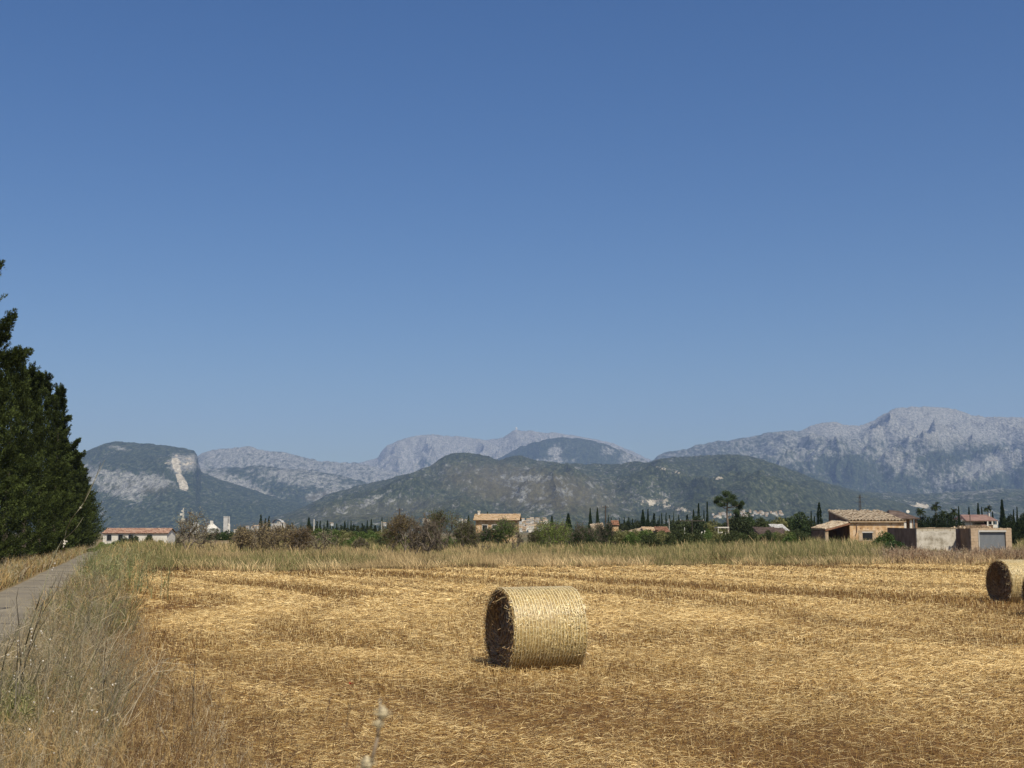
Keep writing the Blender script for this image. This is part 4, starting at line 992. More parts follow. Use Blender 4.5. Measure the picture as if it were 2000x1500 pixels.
# ------------------------------------------------------------------ buildings
def tile_roof(name, mtl, parent, p00, p10, p01, p11, pitch=.22, rows=.38, amp=.05, seed=1, thick=.07, gaps=0.0):
    """p00-p10 eave, p01-p11 ridge; barrel tiles run from ridge to eave"""
    r = np.random.default_rng(seed); p00, p10, p01, p11 = [np.array(p, float) for p in (p00, p10, p01, p11)]
    Lu = np.linalg.norm(p10 - p00); Lv = np.linalg.norm(p01 - p00); nc = max(4, int(Lu / pitch)); nr = max(3, int(Lv / rows)); per = 6
    nrm = unit(np.cross(p10 - p00, p01 - p00)); nrm = nrm * (1 if nrm[2] > 0 else -1)
    V, F = [], []
    lift = r.normal(0, .018, (nr, nc)); gap = r.random(nc) < gaps; gl = r.random(nc)
    for i in range(nr):
        for e_ in range(2):
            v = (i + e_) / nr
            for j in range(nc * per + 1):
                u = j / (nc * per); c = min(j // per, nc - 1); ph = (j % per) / per
                base = (p00 * (1 - u) + p10 * u) * (1 - v) + (p01 * (1 - u) + p11 * u) * v
                h = amp * math.sin(math.pi * ph) ** .7 * (1 if not (gap[c] and v > .1 * gl[c]) else -.2) + lift[i, c] * (ph > 0) + (.022 if e_ == 0 else 0) + .012 * (ph > 0)
                V.append(base + nrm * h)
        o = i * 2 * (nc * per + 1); w_ = nc * per + 1
        for j in range(nc * per): F.append((o + j, o + j + 1, o + w_ + j + 1, o + w_ + j))
    me = np_mesh(name, np.array(V), np.array(F), smooth=False); ob = link(name, me, mtl, parent)
    # backing slab
    d = nrm * thick; q = [p00, p10, p11, p01]
    MB().add([tuple(a - d * .25) for a in q] + [tuple(a - d) for a in q], [(0, 1, 2, 3), (7, 6, 5, 4), (0, 4, 5, 1), (1, 5, 6, 2), (2, 6, 7, 3), (3, 7, 4, 0)]).build('roof_slab', M['tiledark'] if mtl is not M['tile'] else M['tileochre'], ob)
    return ob
def window(root, x, z, w, h, y=-0.02, frame='sand', shutter=None, face='f', fw=.09):
    fr = MB(); d = .05
    for a in ((x - w / 2 - fw, z - fw, x + w / 2 + fw, z), (x - w / 2 - fw, z + h, x + w / 2 + fw, z + h + fw), (x - w / 2 - fw, z, x - w / 2, z + h), (x + w / 2, z, x + w / 2 + fw, z + h)):
        fr.box(a[0], y - d, a[1], a[2], y + .01, a[3])
    o = fr.build('window', M[frame], root)
    MB().box(x - w / 2, y - .012, z, x + w / 2, y + .008, z + h).build('pane', M['dark'], o)
    MB().box(x - .02, y - .03, z, x + .02, y - .013, z + h).build('glazing_bar', M['pole'], o)
def gable_house(name, label, x, Y, w, d, h, rh, rz=0, wall='white', roof='tile', over=.25, wins=(), chim=None, group=None, frame='sand', z=None, cat='house', pitch=.25, amp=.05, rows=.4):
    z0 = gz1(x, Y) if z is None else z
    e = empty(name, (x, Y, z0), label, cat, group, rz)
    b = MB(); b.add([(-w / 2, 0, -.3), (w / 2, 0, -.3), (w / 2, d, -.3), (-w / 2, d, -.3), (-w / 2, 0, h), (w / 2, 0, h), (w / 2, d, h), (-w / 2, d, h), (-w / 2, d / 2, h + rh), (w / 2, d / 2, h + rh)],
                    [(0, 1, 5, 4), (1, 2, 6, 9, 5), (2, 3, 7, 6), (3, 0, 4, 8, 7), (4, 5, 9, 8), (7, 8, 9, 6)])
    b.build('wall', M[wall], e)
    s = rh / (d / 2); oz = over * s
    tile_roof('roof', M[roof], e, (-w / 2 - over, -over, h - oz + .09), (w / 2 + over, -over, h - oz + .09), (-w / 2 - over, d / 2, h + rh + .09), (w / 2 + over, d / 2, h + rh + .09), pitch, rows, amp)
    tile_roof('roof', M[roof], e, (-w / 2 - over, d + over, h - oz + .09), (w / 2 + over, d + over, h - oz + .09), (-w / 2 - over, d / 2 + .004, h + rh + .09), (w / 2 + over, d / 2 + .004, h + rh + .09), pitch, rows, amp)
    for (wx, wz, ww, wh) in wins: window(e, wx, wz, ww, wh, 0, frame)
    if chim:
        c = MB().box(chim[0] - .25, d * .45, h + rh * .6, chim[0] + .25, d * .45 + .5, h + rh + chim[1]); c.box(chim[0] - .32, d * .45 - .07, h + rh + chim[1], chim[0] + .32, d * .45 + .57, h + rh + chim[1] + .1)
        c.build('chimney', M['white'], e)
    return e

# long white farmhouse on the left
Y = 240; S = Y / FPX
xw = 124 * S; xc = X(264, Y); z0 = gz1(xc, Y); h = Zh(1042, Y) - z0; rz_ = Zh(1031, Y) - z0 - h
gable_house('farmhouse', 'long white farmhouse with a low terracotta roof behind the two round olives', xc, Y, xw, 6.0, h, rz_ - .15, 0, 'white', 'tilered',
            wins=[((p - 264) * S, h - 1.25, .75, 1.0) for p in (214, 236, 256, 293)], chim=None, frame='metal')
MB().box(X(275.5, 170), 170, gz1(0, 170) - 2.5, X(278.5, 170), 170.25, Zh(1057, 170)).build('gate_post', M['white'], None)
o = bpy.data.objects['gate_post']; tag(o, 'short white gate post between the two round olives and the bare almond', 'post')
MB().box(X(229, 165), 165, -2, X(236, 165), 165.4, Zh(1066, 165)).build('low_wall', M['white'], None); tag(bpy.data.objects['low_wall'], 'short stub of low white wall left of the round olives', 'wall')
def wallseg(px0, px1, top, Y, m_, name, label):
    o = MB().box(X(px0, Y), Y, gz1(X(px0, Y), Y) - .3, X(px1, Y), Y + .3, Zh(top, Y)).box(X(px0, Y) - .05, Y - .05, Zh(top, Y), X(px1, Y) + .05, Y + .35, Zh(top, Y) + .06).build(name, M[m_]); return tag(o, label, 'wall')
wallseg(411, 446, 1057, 170, 'sand', 'low_wall', 'pale low wall in the grass right of the bare almond')
wallseg(666, 686, 1053, 150, 'sand', 'low_wall', 'pale low wall fragment left of the small round olive green tree')

# two storey ochre house in the middle
Y = 250; S = Y / FPX; zc = gz1(X(966, Y), Y); h = Zh(1016, Y) - zc
xa, xb = X(929, Y), X(1010, Y); wd = xb - xa
e = gable_house('country_house', 'two storey ochre stone house with a golden tiled roof in the middle of the picture', (xa + xb) / 2, Y, wd, 8.0, h, Zh(1008, Y) - zc - h - .2 + .55, R(-3), 'ochre', 'tileochre', over=.5,
                wins=[((947 - 969.5) * S, h - 1.9, .9, 1.0), ((966.5 - 969.5) * S, h - 1.65, 1.0, .75)], frame='white')
c = MB().box((930.5 - 969.5) * S, 3.2, h + .5, (935 - 969.5) * S, 3.7, h + 1.65); c.box((929.8 - 969.5) * S, 3.1, h + 1.65, (935.6 - 969.5) * S, 3.8, h + 1.78); c.build('chimney', M['white'], e)
MB().box(-wd / 2 - 1.6, .4, 0, -wd / 2 - .02, 5, 2.0).build('side_porch', M['dark'], e)
e = empty('entrance_gate', (X(925, 200), 200, gz1(0, 200)), 'grey metal entrance gate with a pale post in front of the ochre house', 'gate')
S = 200 / FPX; g0 = gz1(0, 200)
for k in range(14): MB().box(-17 * S + k * .155, 0, .15, -17 * S + k * .155 + .13, .05, Zh(1049, 200) - g0).build('gate_board', M['metal'], e)
MB().box(-17 * S, .06, .5, 13 * S, .1, .62).box(-17 * S, .06, 1.0, 13 * S, .1, 1.1).build('gate_rail', M['metal'], e)
MB().box(14 * S, -.1, -.2, 19 * S, .3, Zh(1046, 200) - g0).box(13.6 * S, -.14, Zh(1046, 200) - g0, 19.4 * S, .34, Zh(1046, 200) - g0 + .08).build('gate_post', M['white'], e)

# small red roofed hut and low sloping roofs
Y = 165; S = Y / FPX
x = X(1202, Y); z0 = gz1(x, Y); h = Zh(1027, Y) - z0
gable_house('hut', 'small ochre hut with a bright red roof right of the dark tree', x, Y, 12 * S, 2.5, h, .55, R(0), 'ochre', 'rust', over=.1, cat='hut', wins=[(0.0, h - 1.1, .3, .4)])
def lowroof(name, label, px0, px1, t0, t1, Y, wallm, roofm, depth=5, cat='shed'):
    xa, xb = X(px0, Y), X(px1, Y); z0 = gz1(xa, Y); ha, hb = Zh(t0, Y) - z0, Zh(t1, Y) - z0; w = xb - xa
    e = empty(name, ((xa + xb) / 2, Y, z0), label, cat)
    MB().add([(-w / 2, 0, -.2), (w / 2, 0, -.2), (w / 2, depth, -.2), (-w / 2, depth, -.2), (-w / 2, 0, ha - 1.0), (w / 2, 0, hb - 1.0), (w / 2, depth, hb - .08), (-w / 2, depth, ha - .08)],
             [(0, 1, 5, 4), (1, 2, 6, 5), (2, 3, 7, 6), (3, 0, 4, 7), (4, 5, 6, 7)]).build('wall', M[wallm], e)
    tile_roof('roof', M[roofm], e, (-w / 2 - .15, -.2, ha - .98), (w / 2 + .15, -.2, hb - .98), (-w / 2 - .15, depth, ha + .02), (w / 2 + .15, depth, hb + .02), .25, .5, .04)
    MB().box(-w * .2, -.03, .3, w * .05, 0.01, max(.6, min(ha, hb) - 1.4)).build('door', M['dark'], e)
    return e
lowroof('shed', 'low shed with a pale roof sloping up from left to right', 1236, 1262, 1037, 1030, 172, 'brown', 'sand')
lowroof('shed', 'low pink walled shed between the sloping roof and the rusty one', 1262, 1287, 1029, 1030, 171, 'sand', 'tileochre')
lowroof('shed', 'low shed with a thin grey roof sloping down right of the red hut', 1206, 1228, 1034, 1038, 178, 'brown', 'tiledark')
e = lowroof('shed', 'rust red corrugated shed at the right end of the low roofs', 1288, 1310, 1029, 1029, 168, 'rust', 'rust')
lowroof('shed', 'tiny pale roof peeping behind the dark tree left of the red hut', 1158, 1180, 1024, 1021, 185, 'sand', 'sand')
lowroof('shed', 'low dark brown plank shed left of the stone hut', 1488, 1527, 1030, 1030, 150, 'brown', 'tiledark')
lowroof('shed', 'darker flat extension joined to the right of the brown plank shed', 1528, 1545, 1031, 1032, 152, 'brown', 'tiledark')
lowroof('house', 'small cream house with a row of dark windows above the brown shed', 1516, 1541, 1024, 1024, 190, 'white', 'offwhite', cat='house')
# white carport at the foot of the lone pine
Y = 185; S = Y / FPX; x = X(1413, Y); z0 = gz1(x, Y); h = Zh(1031, Y) - z0
e = empty('carport', (x, Y, z0), 'white flat topped carport at the foot of the lone pine', 'carport')
MB().box(-11 * S, 0, h - .02, 11 * S, 3, h + .14).build('roof', M['white'], e)
for a in (-10, 10):
    for b_ in (.1, 2.8): MB().cyl((a * S, b_, 0), (a * S, b_, h - .02), .05).build('post', M['white'], e)
Y = 176; x = X(1408.5, Y); z0 = gz1(x, Y)
e = empty('gas_tank', (x, Y, z0 + Zh(1042, Y) - z0), 'white round tank in front of the white carport', 'tank')
seg = []; mb = MB()
for i in range(7):
    a0 = -math.pi / 2 + math.pi * i / 7; a1 = -math.pi / 2 + math.pi * (i + 1) / 7
    mb.cyl((0, 0, .28 * math.sin(a0)), (0, 0, .28 * math.sin(a1)), max(.01, .28 * math.cos(a0)), max(.01, .28 * math.cos(a1)), 14, False)
mb.build('tank_shell', M['white'], e, True); MB().box(-.1, -.1, -1.6, .1, .1, -.2).build('stand', M['metal'], e)
e = empty('garden_post', (X(1377, 150), 150, gz1(0, 150)), 'white post with a dark lower half in the grass left of the carport', 'post')
MB().box(-.08, -.08, -.2, .08, .08, Zh(1050, 150) - gz1(0, 150)).build('post_foot', M['dark'], e); MB().box(-.085, -.085, Zh(1050, 150) - gz1(0, 150), .085, .085, Zh(1036, 150) - gz1(0, 150)).build('post_top', M['white'], e)
Y = 140; 
e = empty('sack', (X(1370, Y), Y, Zh(1042, Y)), 'small white bag caught on the dark stump in the grass', 'bag'); r = np.random.default_rng(3)
MB().tube([(-.1, 0, -1.8), (-.05, 0, -.8), (0, 0, 0)], [.06, .05, .04]).build('stump', M['bark'], e); MB().cyl((-.08, 0, -.1), (.08, .02, .18), .1, .06, 7).build('bag', M['white'], e)

# ruined stone hut with lean-to
Y = 150; A = np.array([X(1660, Y), Y]); rz = math.atan2(.75, 6.2)
z0 = gz1(A[0], Y); e = empty('stone_hut', (A[0], Y, z0), 'old ochre stone hut with a sagging tiled roof and open lean-to on its left', 'hut', None, rz)
w = 6.35; d = 6.5; h = Zh(1017, Y) - z0; hb = Zh(999, Y + d) - z0
b = MB(); b.add([(0, 0, -.3), (w, 0, -.3), (w, d, -.3), (0, d, -.3), (0, 0, h), (w, 0, h), (w, d, hb), (0, d, hb)], [(0, 1, 5, 4), (1, 2, 6, 5), (2, 3, 7, 6), (3, 0, 4, 7), (4, 5, 6, 7)])
b.build('wall', M['ochre'], e)
MB().add([(-.03, 0.02, -.3), (-.03, d, -.3), (-.03, d, hb - .05), (-.03, .02, h - .05), (0.01, 0.02, -.3), (0.01, d, -.3), (0.01, d, hb - .05), (0.01, .02, h - .05)], [(3, 2, 1, 0), (0, 1, 5, 4), (2, 3, 7, 6), (1, 2, 6, 5), (0, 4, 7, 3), (4, 5, 6, 7)]).build('side_wall_or_shade_skin', M['brown'], e)  # darker skin over the ochre: shade of the left side as colour
ro = tile_roof('roof', M['tile'], e, (-.15, -.3, h - .02), (w + .15, -.3, h - .02), (-.15, d, hb + .1), (w + .15, d, hb + .1), .38, .5, .13, 4, .1, .25)
MB().box(-.05, -.26, h - .19, w + .05, -.04, h - .1).build('gutter', M['sand'], ro)
# window opening with render patch, drainpipe, small holes
f = MB().box(1.0, -.035, .95, 3.0, .0, 2.15).build('window', M['sand'], e); MB().box(1.45, -.05, 1.05, 2.6, -.03, 1.85).build('window_opening', M['dark'], f); MB().box(1.4, -.06, 1.86, 2.7, -.02, 1.98).build('lintel', M['offwhite'], f)
MB().cyl((.78, -.08, h - .15), (.78, -.08, h - 1.3), .05).cyl((.78, -.08, h - 1.3), (.62, -.12, h - 1.55), .05).build('drainpipe', M['brown'], e)
for hx, hz2 in ((1.25, h - .85), (2.1, h - .8), (3.3, h - .85), (4.5, h - .9), (5.5, h - .95), (4.9, h - .35), (5.9, h - .5)):
    MB().cyl((hx, .02, hz2), (hx, -.03, hz2), .08, .06, 6).build('wall_hole', M['brown'], e)
hl_ = Zh(1021, Y) - z0; lo = Zh(1034, Y) - z0; lw = 2.9
tile_roof('lean_to_roof', M['tile'], e, (-lw, 4.6, lo + .12), (-lw, -.15, lo), (-.1, 4.6, hl_ + .25), (-.1, -.15, hl_), .36, .5, .12, 5, .08, .15)
MB().add([(-lw, -.2, lo - .2), (-.05, -.2, hl_ - .2), (-.05, -.2, hl_ - .02), (-lw, -.2, lo - .02), (-lw, -.12, lo - .2), (-.05, -.12, hl_ - .2), (-.05, -.12, hl_ - .02), (-lw, -.12, lo - .02)],
         [(0, 1, 2, 3), (7, 6, 5, 4), (0, 4, 5, 1), (1, 5, 6, 2), (2, 6, 7, 3), (3, 7, 4, 0)]).build('barge_board', M['rust'], e)
MB().box(-lw, -.1, -.3, -lw + .35, .3, lo - .2).build('pier', M['sand'], e); MB().box(-lw, .35, -.3, -lw + .25, 4.5, lo - .1).build('low_side_wall', M['brown'], e); MB().box(-lw, 4.3, -.3, -.04, 4.5, lo - .05).build('back_wall', M['brown'], e)

# open porch with white pillars and a hipped dark roof, dish on top
Y = 160; x = X(1781, Y); z0 = gz1(x, Y); S = Y / FPX; h = Zh(1012, Y) - z0; ap = Zh(996, Y + 2.5) - z0
e = empty('porch_house', (x, Y, z0), 'open porch with two white pillars and a dark hipped roof right of the stone hut', 'house')
MB().add([(-42 * S, -.3, h), (15 * S, -.3, h), (15 * S, 5.5, h), (-42 * S, 5.5, h), (-32 * S, 2.6, ap), (-12 * S, 2.6, ap - .1), (-42 * S, -.3, h - .12), (15 * S, -.3, h - .12), (15 * S, 5.5, h - .12), (-42 * S, 5.5, h - .12)],
         [(0, 1, 5, 4), (1, 2, 5), (2, 3, 4, 5), (3, 0, 4), (9, 8, 7, 6), (0, 6, 7, 1), (1, 7, 8, 2), (2, 8, 9, 3), (3, 9, 6, 0)]).build('roof', M['tiledark'], e)
for q in (-12.5, -1.2, 9): MB().box(q * S - .13, 0, -.2, q * S + .13, .26, h - .12).build('pillar', M['white'] if q < 5 else M['brown'], e)
MB().box(-40 * S, 2.2, -.2, 14 * S, 5, h - .13).build('wall', M['brown'], e)
e2 = empty('satellite_dish', (X(1780, Y), Y + 1.2, Zh(999, Y)), 'white satellite dish on the dark porch roof', 'satellite dish')
MB().cyl((0, 0, 0), (0, -.06, .01), .13, .2, 16).build('dish', M['white'], e2); MB().cyl((0, 0.05, -.75), (0, .05, 0), .025).build('mast', M['metal'], e2); MB().cyl((0, -.05, -.1), (0, -.3, 0), .012).build('feed_arm', M['metal'], e2)

# block wall with garage
Y = 118; S = Y / FPX; xa = X(1790, Y); z0 = gz1(xa, Y); top = Zh(1032, Y) - z0
e = empty('block_wall', (xa, Y, z0), 'sunlit pale block wall with crumbling render and its shaded return on the left', 'wall')
Ld = 14.0; back = X(1733, Y + Ld) - xa
MB().box(0, 0, -.3, 76 * S, .25, top).build('wall_face', M['block'], e)
cp = MB(); r = random.Random(4); q = 0
while q < 76 * S: 
    l = r.uniform(.3, .6); cp.box(q, -.03, top, min(q + l - .02, 76 * S), .28, top + r.uniform(.04, .1)); q += l
cp.build('coping', M['sand'], e)
MB().add([(-.004, 0, -.3), (back, Ld, -.3), (back, Ld, top + .1), (-.004, 0, top), (.2, .26, -.3), (back + .25, Ld, -.3), (back + .25, Ld, top + .1), (.2, .26, top)], [(0, 1, 2, 3), (7, 6, 5, 4), (3, 2, 6, 7), (0, 3, 7, 4), (1, 5, 6, 2)]).build('side_wall_or_shade_skin', M['brown'], e)  # shaded return, its shade put into the darker brown
Y2 = 112; S = Y2 / FPX; xg = X(1896, Y2); z0 = gz1(xg, Y2); top = Zh(1032, Y2) - z0
e = empty('garage', (xg, Y2, z0), 'low stone garage with a grey slatted metal door at the right', 'garage')
# front split round the door
x1, x2, x3 = (1912 - 1896) * S, (1963.5 - 1896) * S, (1975 - 1896) * S; dt = Zh(1039, Y2) - z0
MB().box(0, 0, -.3, x1, .3, top).box(x2, 0, -.3, x3, .3, top - .02).box(x1, 0, dt, x2, .3, top).build('front_wall', M['gblock'], e)
MB().box(x1 - .05, -.04, dt + .0, x2 + .05, .0, dt + .14).box(x1 - .07, -.04, -.2, x1, .0, dt).build('door_surround', M['offwhite'], e)
MB().box(x1, .12, -.2, x2, .2, dt).build('garage_door', M['slat'], e)
Lg = 9; bk = X(1866, Y2 + Lg) - xg
MB().add([(-.004, 0, -.3), (bk, Lg, -.3), (bk, Lg, top + .02), (-.004, 0, top), (.3, .31, -.3), (bk + .3, Lg, -.3), (bk + .3, Lg, top + .02), (.3, .31, top)], [(0, 1, 2, 3), (7, 6, 5, 4), (3, 2, 6, 7), (0, 3, 7, 4), (1, 5, 6, 2)]).build('side_wall_or_shade_skin', M['brown'], e)  # left side darker than the front, shade put into its colour
MB().add([(bk, Lg, top - .15), (x3, Lg, top - .15), (x3, .3, top - .15), (.25, .3, top - .15)], [(0, 1, 2, 3)]).build('roof', M['brown'], e)
# rubble and dry growth on top
rb = MB(); r = random.Random(8)
for k in range(150):
    u = r.random(); cx = r.uniform(.1, 1.9) if k < 90 else r.uniform(.1, x3); cy = r.uniform(.3, 5) if k < 90 else r.uniform(0, .4)
    if cx < 0: cy = max(cy, -cx * 4.5)
    s_ = r.uniform(.04, .13) * (1.25 if k < 90 else .6); zz = top - .03 + (r.random() * .12 if k < 90 else 0)
    rb.cyl((cx, cy, zz), (cx + r.uniform(-.05, .05), cy, zz + s_), s_, s_ * .5, 5)
rb.build('rubble', M['sand'], e)
n = 900; r_ = np.random.default_rng(4); bx = r_.uniform(.1, 1.6, n); by = np.maximum(r_.uniform(.2, 4, n), -bx * 4.5); p = np.stack([bx, by, np.full(n, top)], 1); q = p + np.stack([r_.normal(0, .12, n), r_.normal(0, .1, n), .05 + .25 * r_.random(n)], 1)
V, F, C = strips(p, q, .02, np.array([[.36, .26, .16]]) * (.6 + .8 * r_.random((n, 1))), r_); link('dry_growth', np_mesh('dry_growth', V, F, C), M['grassb'], e)

# pink roofed villa
Y = 235; S = Y / FPX; x0 = X(1920, Y); z0 = gz1(x0, Y); e = empty('villa', (x0, Y, z0), 'cream villa with a dull pink tiled roof, terrace and balcony behind the garage', 'house')
h1 = Zh(1015, Y) - z0; hr = Zh(1005, Y + 4) - z0; he = Zh(1024, Y) - z0
MB().box(-34 * S, 1.5, -.3, 27 * S, 8, h1).build('wall', M['white'], e)
MB().add([(-33 * S, -.2, h1 - .12), (29 * S, -.2, h1 - .12), (26 * S, 4.5, hr), (-26 * S, 4.5, hr), (29 * S, 8.2, h1 - .1), (-33 * S, 8.2, h1 - .1), (-33 * S, -.2, h1 - .25), (29 * S, -.2, h1 - .25)], [(0, 1, 2, 3), (1, 4, 2), (2, 4, 5, 3), (0, 3, 5), (0, 6, 7, 1)]).build('roof', M['tilepink'], e)
MB().add([(-16 * S, -2.2, he - .9), (8 * S, -2.2, he - .9), (6 * S, 1.4, he + .35), (-13 * S, 1.4, he + .35)], [(0, 1, 2, 3)]).build('lower_roof', M['tilepink'], e)
MB().box(-14 * S, -1.9, -.3, 7 * S, 1.4, he - .95).build('front_wing', M['white'], e)
MB().box(7 * S, -.2, he - .6, 28 * S, -.05, he - .05).build('balcony', M['white'], e)
for q in (8, 17, 27): MB().box(q * S, -.18, he - .05, q * S + .18, 0, h1 - .25).build('pillar', M['white'], e)
for q in (12, 22): MB().box((q - 3.5) * S, 1.44, he - .3, (q + 3.5) * S, 1.5, h1 - .3).build('window', M['dark'], e)
MB().box(24.5 * S, 3, h1 + .1, 26.5 * S, 3.4, hr + .25).build('chimney', M['white'], e)
MB().box(-45 * S, 1, -.3, -16 * S, 4, Zh(1022, Y) - z0).build('terrace_wall', M['white'], e)
o = wallseg(1933, 1940, 1026, 200, 'brown', 'gate_pier', 'square brown pier in the clipped hedge below the villa'); o['category'] = 'pier'

# ------------------------------------------------------------------ industry and villages far off
FW = 2300
def far(px, py, Y=FW): 
    p = P(px, py, Y); return p
S = FW / FPX
e = empty('cement_silo', (far(442, 1040).x, FW, -2.5), 'tall pale silo tower with a lower tank beside it, left of the dark cypress tips', 'silo')
H = far(442, 1010).z + 2.5
MB().box(-5 * S, -4, 0, 3.5 * S, 8, H).box(-5.4 * S, -4.5, H, 4 * S, 8.5, H + 1.2).build('tower', M['offwhite'], e)
MB().cyl((4.5 * S, -1, 0), (4.5 * S, -1, H * .55), 3 * S, None, 16).cyl((4.5 * S, -1, H * .55), (4.5 * S, -1, H * .62), 3 * S, 1 * S, 16).build('tank', M['white'], e)
MB().box(4.2 * S, -2, H * .6, 6.2 * S, 1, H + 1).build('stair_shaft', M['offwhite'], e); MB().box(3.5 * S, -4.3, H * .45, 4.3 * S, -3.8, H * .9).build('shadow_gap', M['dark'], e)
e = empty('raw_store', (far(413, 1040).x, FW, -2.5), 'pale pyramid roofed store left of the silo tower', 'industrial building'); H = far(413, 1017).z + 2.5
MB().cyl((0, 0, 0), (0, 0, H * .38), 17 * S, None, 20).build('drum', M['offwhite'], e); MB().cyl((0, 0, H * .38), (0, 0, H * .78), 15 * S, 3 * S, 20).build('cone_roof', M['white'], e); MB().box(-2.5 * S, -3, H * .74, 2.5 * S, 3, H).build('lantern', M['white'], e)
MB().cyl((-16 * S, 0, H * .2), (-7 * S, 0, H * .97), 1.2, 1.2, 6).box(-8.5 * S, -1, H * .8, -6.5 * S, 1, H).build('conveyor', M['metal'], e)
e = empty('storage_dome', (far(381, 1040).x, FW, -2.5), 'white rounded storage dome behind the bare almond', 'industrial building'); Hd = far(381, 1020).z + 2.5; mb = MB()
rr_ = 8 * S
mb.cyl((0, 0, 0), (0, 0, Hd - rr_), rr_, rr_, 20, False)
for i in range(6):
    a0 = math.pi / 2 * i / 6; a1 = math.pi / 2 * (i + 1) / 6; mb.cyl((0, 0, Hd - rr_ + rr_ * math.sin(a0)), (0, 0, Hd - rr_ + rr_ * math.sin(a1)), rr_ * math.cos(a0), max(.05, rr_ * math.cos(a1)), 20, False)
mb.build('shell', M['offwhite'], e, True); MB().box(-11 * S, -2, 0, -7 * S, 4, Hd * .6).build('annex', M['white'], e)
e = empty('radio_mast', (far(357, 1040).x, 1500, -2.5), 'white lattice mast rising above the bare almond tree', 'mast'); e.location.x = P(357, 1040, 1500).x; H = P(357, 992, 1500).z + 2.5; S3 = 1500 / FPX
mb = MB()
for a, b_ in ((-.8, -.8), (.8, -.8), (.8, .8), (-.8, .8)): mb.cyl((a * 1.4, b_ * 1.4, 0), (a * .5, b_ * .5, H), .18, .12, 5)
for i in range(12): z_ = H * i / 12; k_ = 1.15 - .7 * i / 12; mb.cyl((-k_, -k_, z_), (k_, -k_, z_ + H / 12), .1, .1, 4).cyl((k_, -k_, z_), (-k_, -k_, z_ + H / 12), .1, .1, 4)
mb.build('lattice', M['white'], e)
for q in ((-3.6, -.6, H * .72, -1, .6, H * .8), (-2.2, -.6, H * .55, 1.8, .6, H * .6), (-2, -.5, H * .86, -.8, .5, H * .92)): MB().box(*q).build('antenna_panel', M['white'], e)
# villages: one house source per look, copied
def village(pts, label, group, S0, seed, zfun, w=(5, 10), walls=('white', 'offwhite', 'sand')):
    r = random.Random(seed); protos = []
    for wl in walls:
        for fl in (1, 2):
            b = MB().add([(-.5, 0, -.6), (.5, 0, -.6), (.5, .8, -.6), (-.5, .8, -.6), (-.5, 0, .5 * fl), (.5, 0, .5 * fl), (.5, .8, .5 * fl), (-.5, .8, .5 * fl)], [(0, 1, 5, 4), (1, 2, 6, 5), (2, 3, 7, 6), (3, 0, 4, 7), (4, 5, 6, 7)])
            me_w = bpy.data.meshes.new('wall'); me_w.from_pydata(b.v, [], b.f)
            h_ = .5 * fl; b = MB().add([(-.55, -.05, h_ + .004), (.55, -.05, h_ + .004), (.55, .85, h_ + .004), (-.55, .85, h_ + .004), (-.55, .4, h_ + .17), (.55, .4, h_ + .17)], [(0, 1, 5, 4), (3, 4, 5, 2), (0, 4, 3), (1, 2, 5)])
            me_r = bpy.data.meshes.new('roof'); me_r.from_pydata(b.v, [], b.f)
            b = MB()
            for f_ in range(fl):
                for wx in (-.3, 0, .3): b.box(wx - .06, -.02, .12 + .5 * f_, wx + .06, .01, .3 + .5 * f_)
            me_n = bpy.data.meshes.new('windows'); me_n.from_pydata(b.v, [], b.f)
            protos.append((me_w, M[wl], me_r, me_n))
    for (px, py) in pts:
        d, z = zfun(px, py); p = P(px, py, d)
        e = empty('village_house', (p.x, d, z), label, 'house', group, r.uniform(-.5, .5)); s = r.uniform(*w) * d / FPX; e.scale = (s, s, s * r.uniform(.6, .85))
        mw, ml, mr, mn = r.choice(protos)
        link('wall', mw, ml, e); link('roof', mr, M['tileochre'] if r.random() < .6 else M['sand'], e); link('window_row', mn, M['dark'], e)
rv = random.Random(12)
pts = [(1005 + rv.random() * 68, 1013 + rv.random() * 20) for _ in range(70)]
village(pts, 'small white house of the village right behind the ochre house', 'houses of the near white village', 1, 3, lambda px, py: (900 + (1033 - py) * 60, Zh(py + 3, 900 + (1033 - py) * 60)))
pts = [(892 + rv.random() * 22, 1009 + rv.random() * 10) for _ in range(7)] + [(825 + rv.random() * 30, 1014 + rv.random() * 5) for _ in range(9)] 
village(pts, 'white house glimpsed above the almond trees left of the ochre house', 'white houses behind the almonds', 1, 4, lambda px, py: (1600., Zh(py + 3, 1600.)), (4, 7))
pts = [(480 + rv.random() * 75, 1026 + rv.random() * 8) for _ in range(14)] + [(455 + rv.random() * 20, 1032 + rv.random() * 6) for _ in range(4)] + [(x_, 1022) for x_ in (543, 648, 751, 759, 768)]
village(pts, 'tiny pale building on the plain right of the silo tower', 'pale buildings on the plain', 1, 5, lambda px, py: (2400., Zh(py + 2, 2400.)), (4, 9))
pts = [(1392 + rv.random() * 70, 1001 + rv.random() * 8) for _ in range(34)] + [(1445 + rv.random() * 85, 997 + rv.random() * 8) for _ in range(40)]
village(pts, 'tiny white house of the far village at the hill foot behind the pine', 'houses of the far village', 1, 6, lambda px, py: (3650., Zh(py + 2, 3650.)), (2.5, 5))
e = empty('storage_hall', (P(540, 1030, 2400).x, 2400, -2.5), 'pale arched hall roof beyond the dark cypress tips', 'industrial building'); mb = MB(); S = 2400 / FPX
Hh = Zh(1014, 2400) + 2.5
vs = []
for i in range(13): a = math.pi * i / 12; vs.append((math.cos(a) * 10 * S, 0, Hh * .7 + math.sin(a) * Hh * .3))
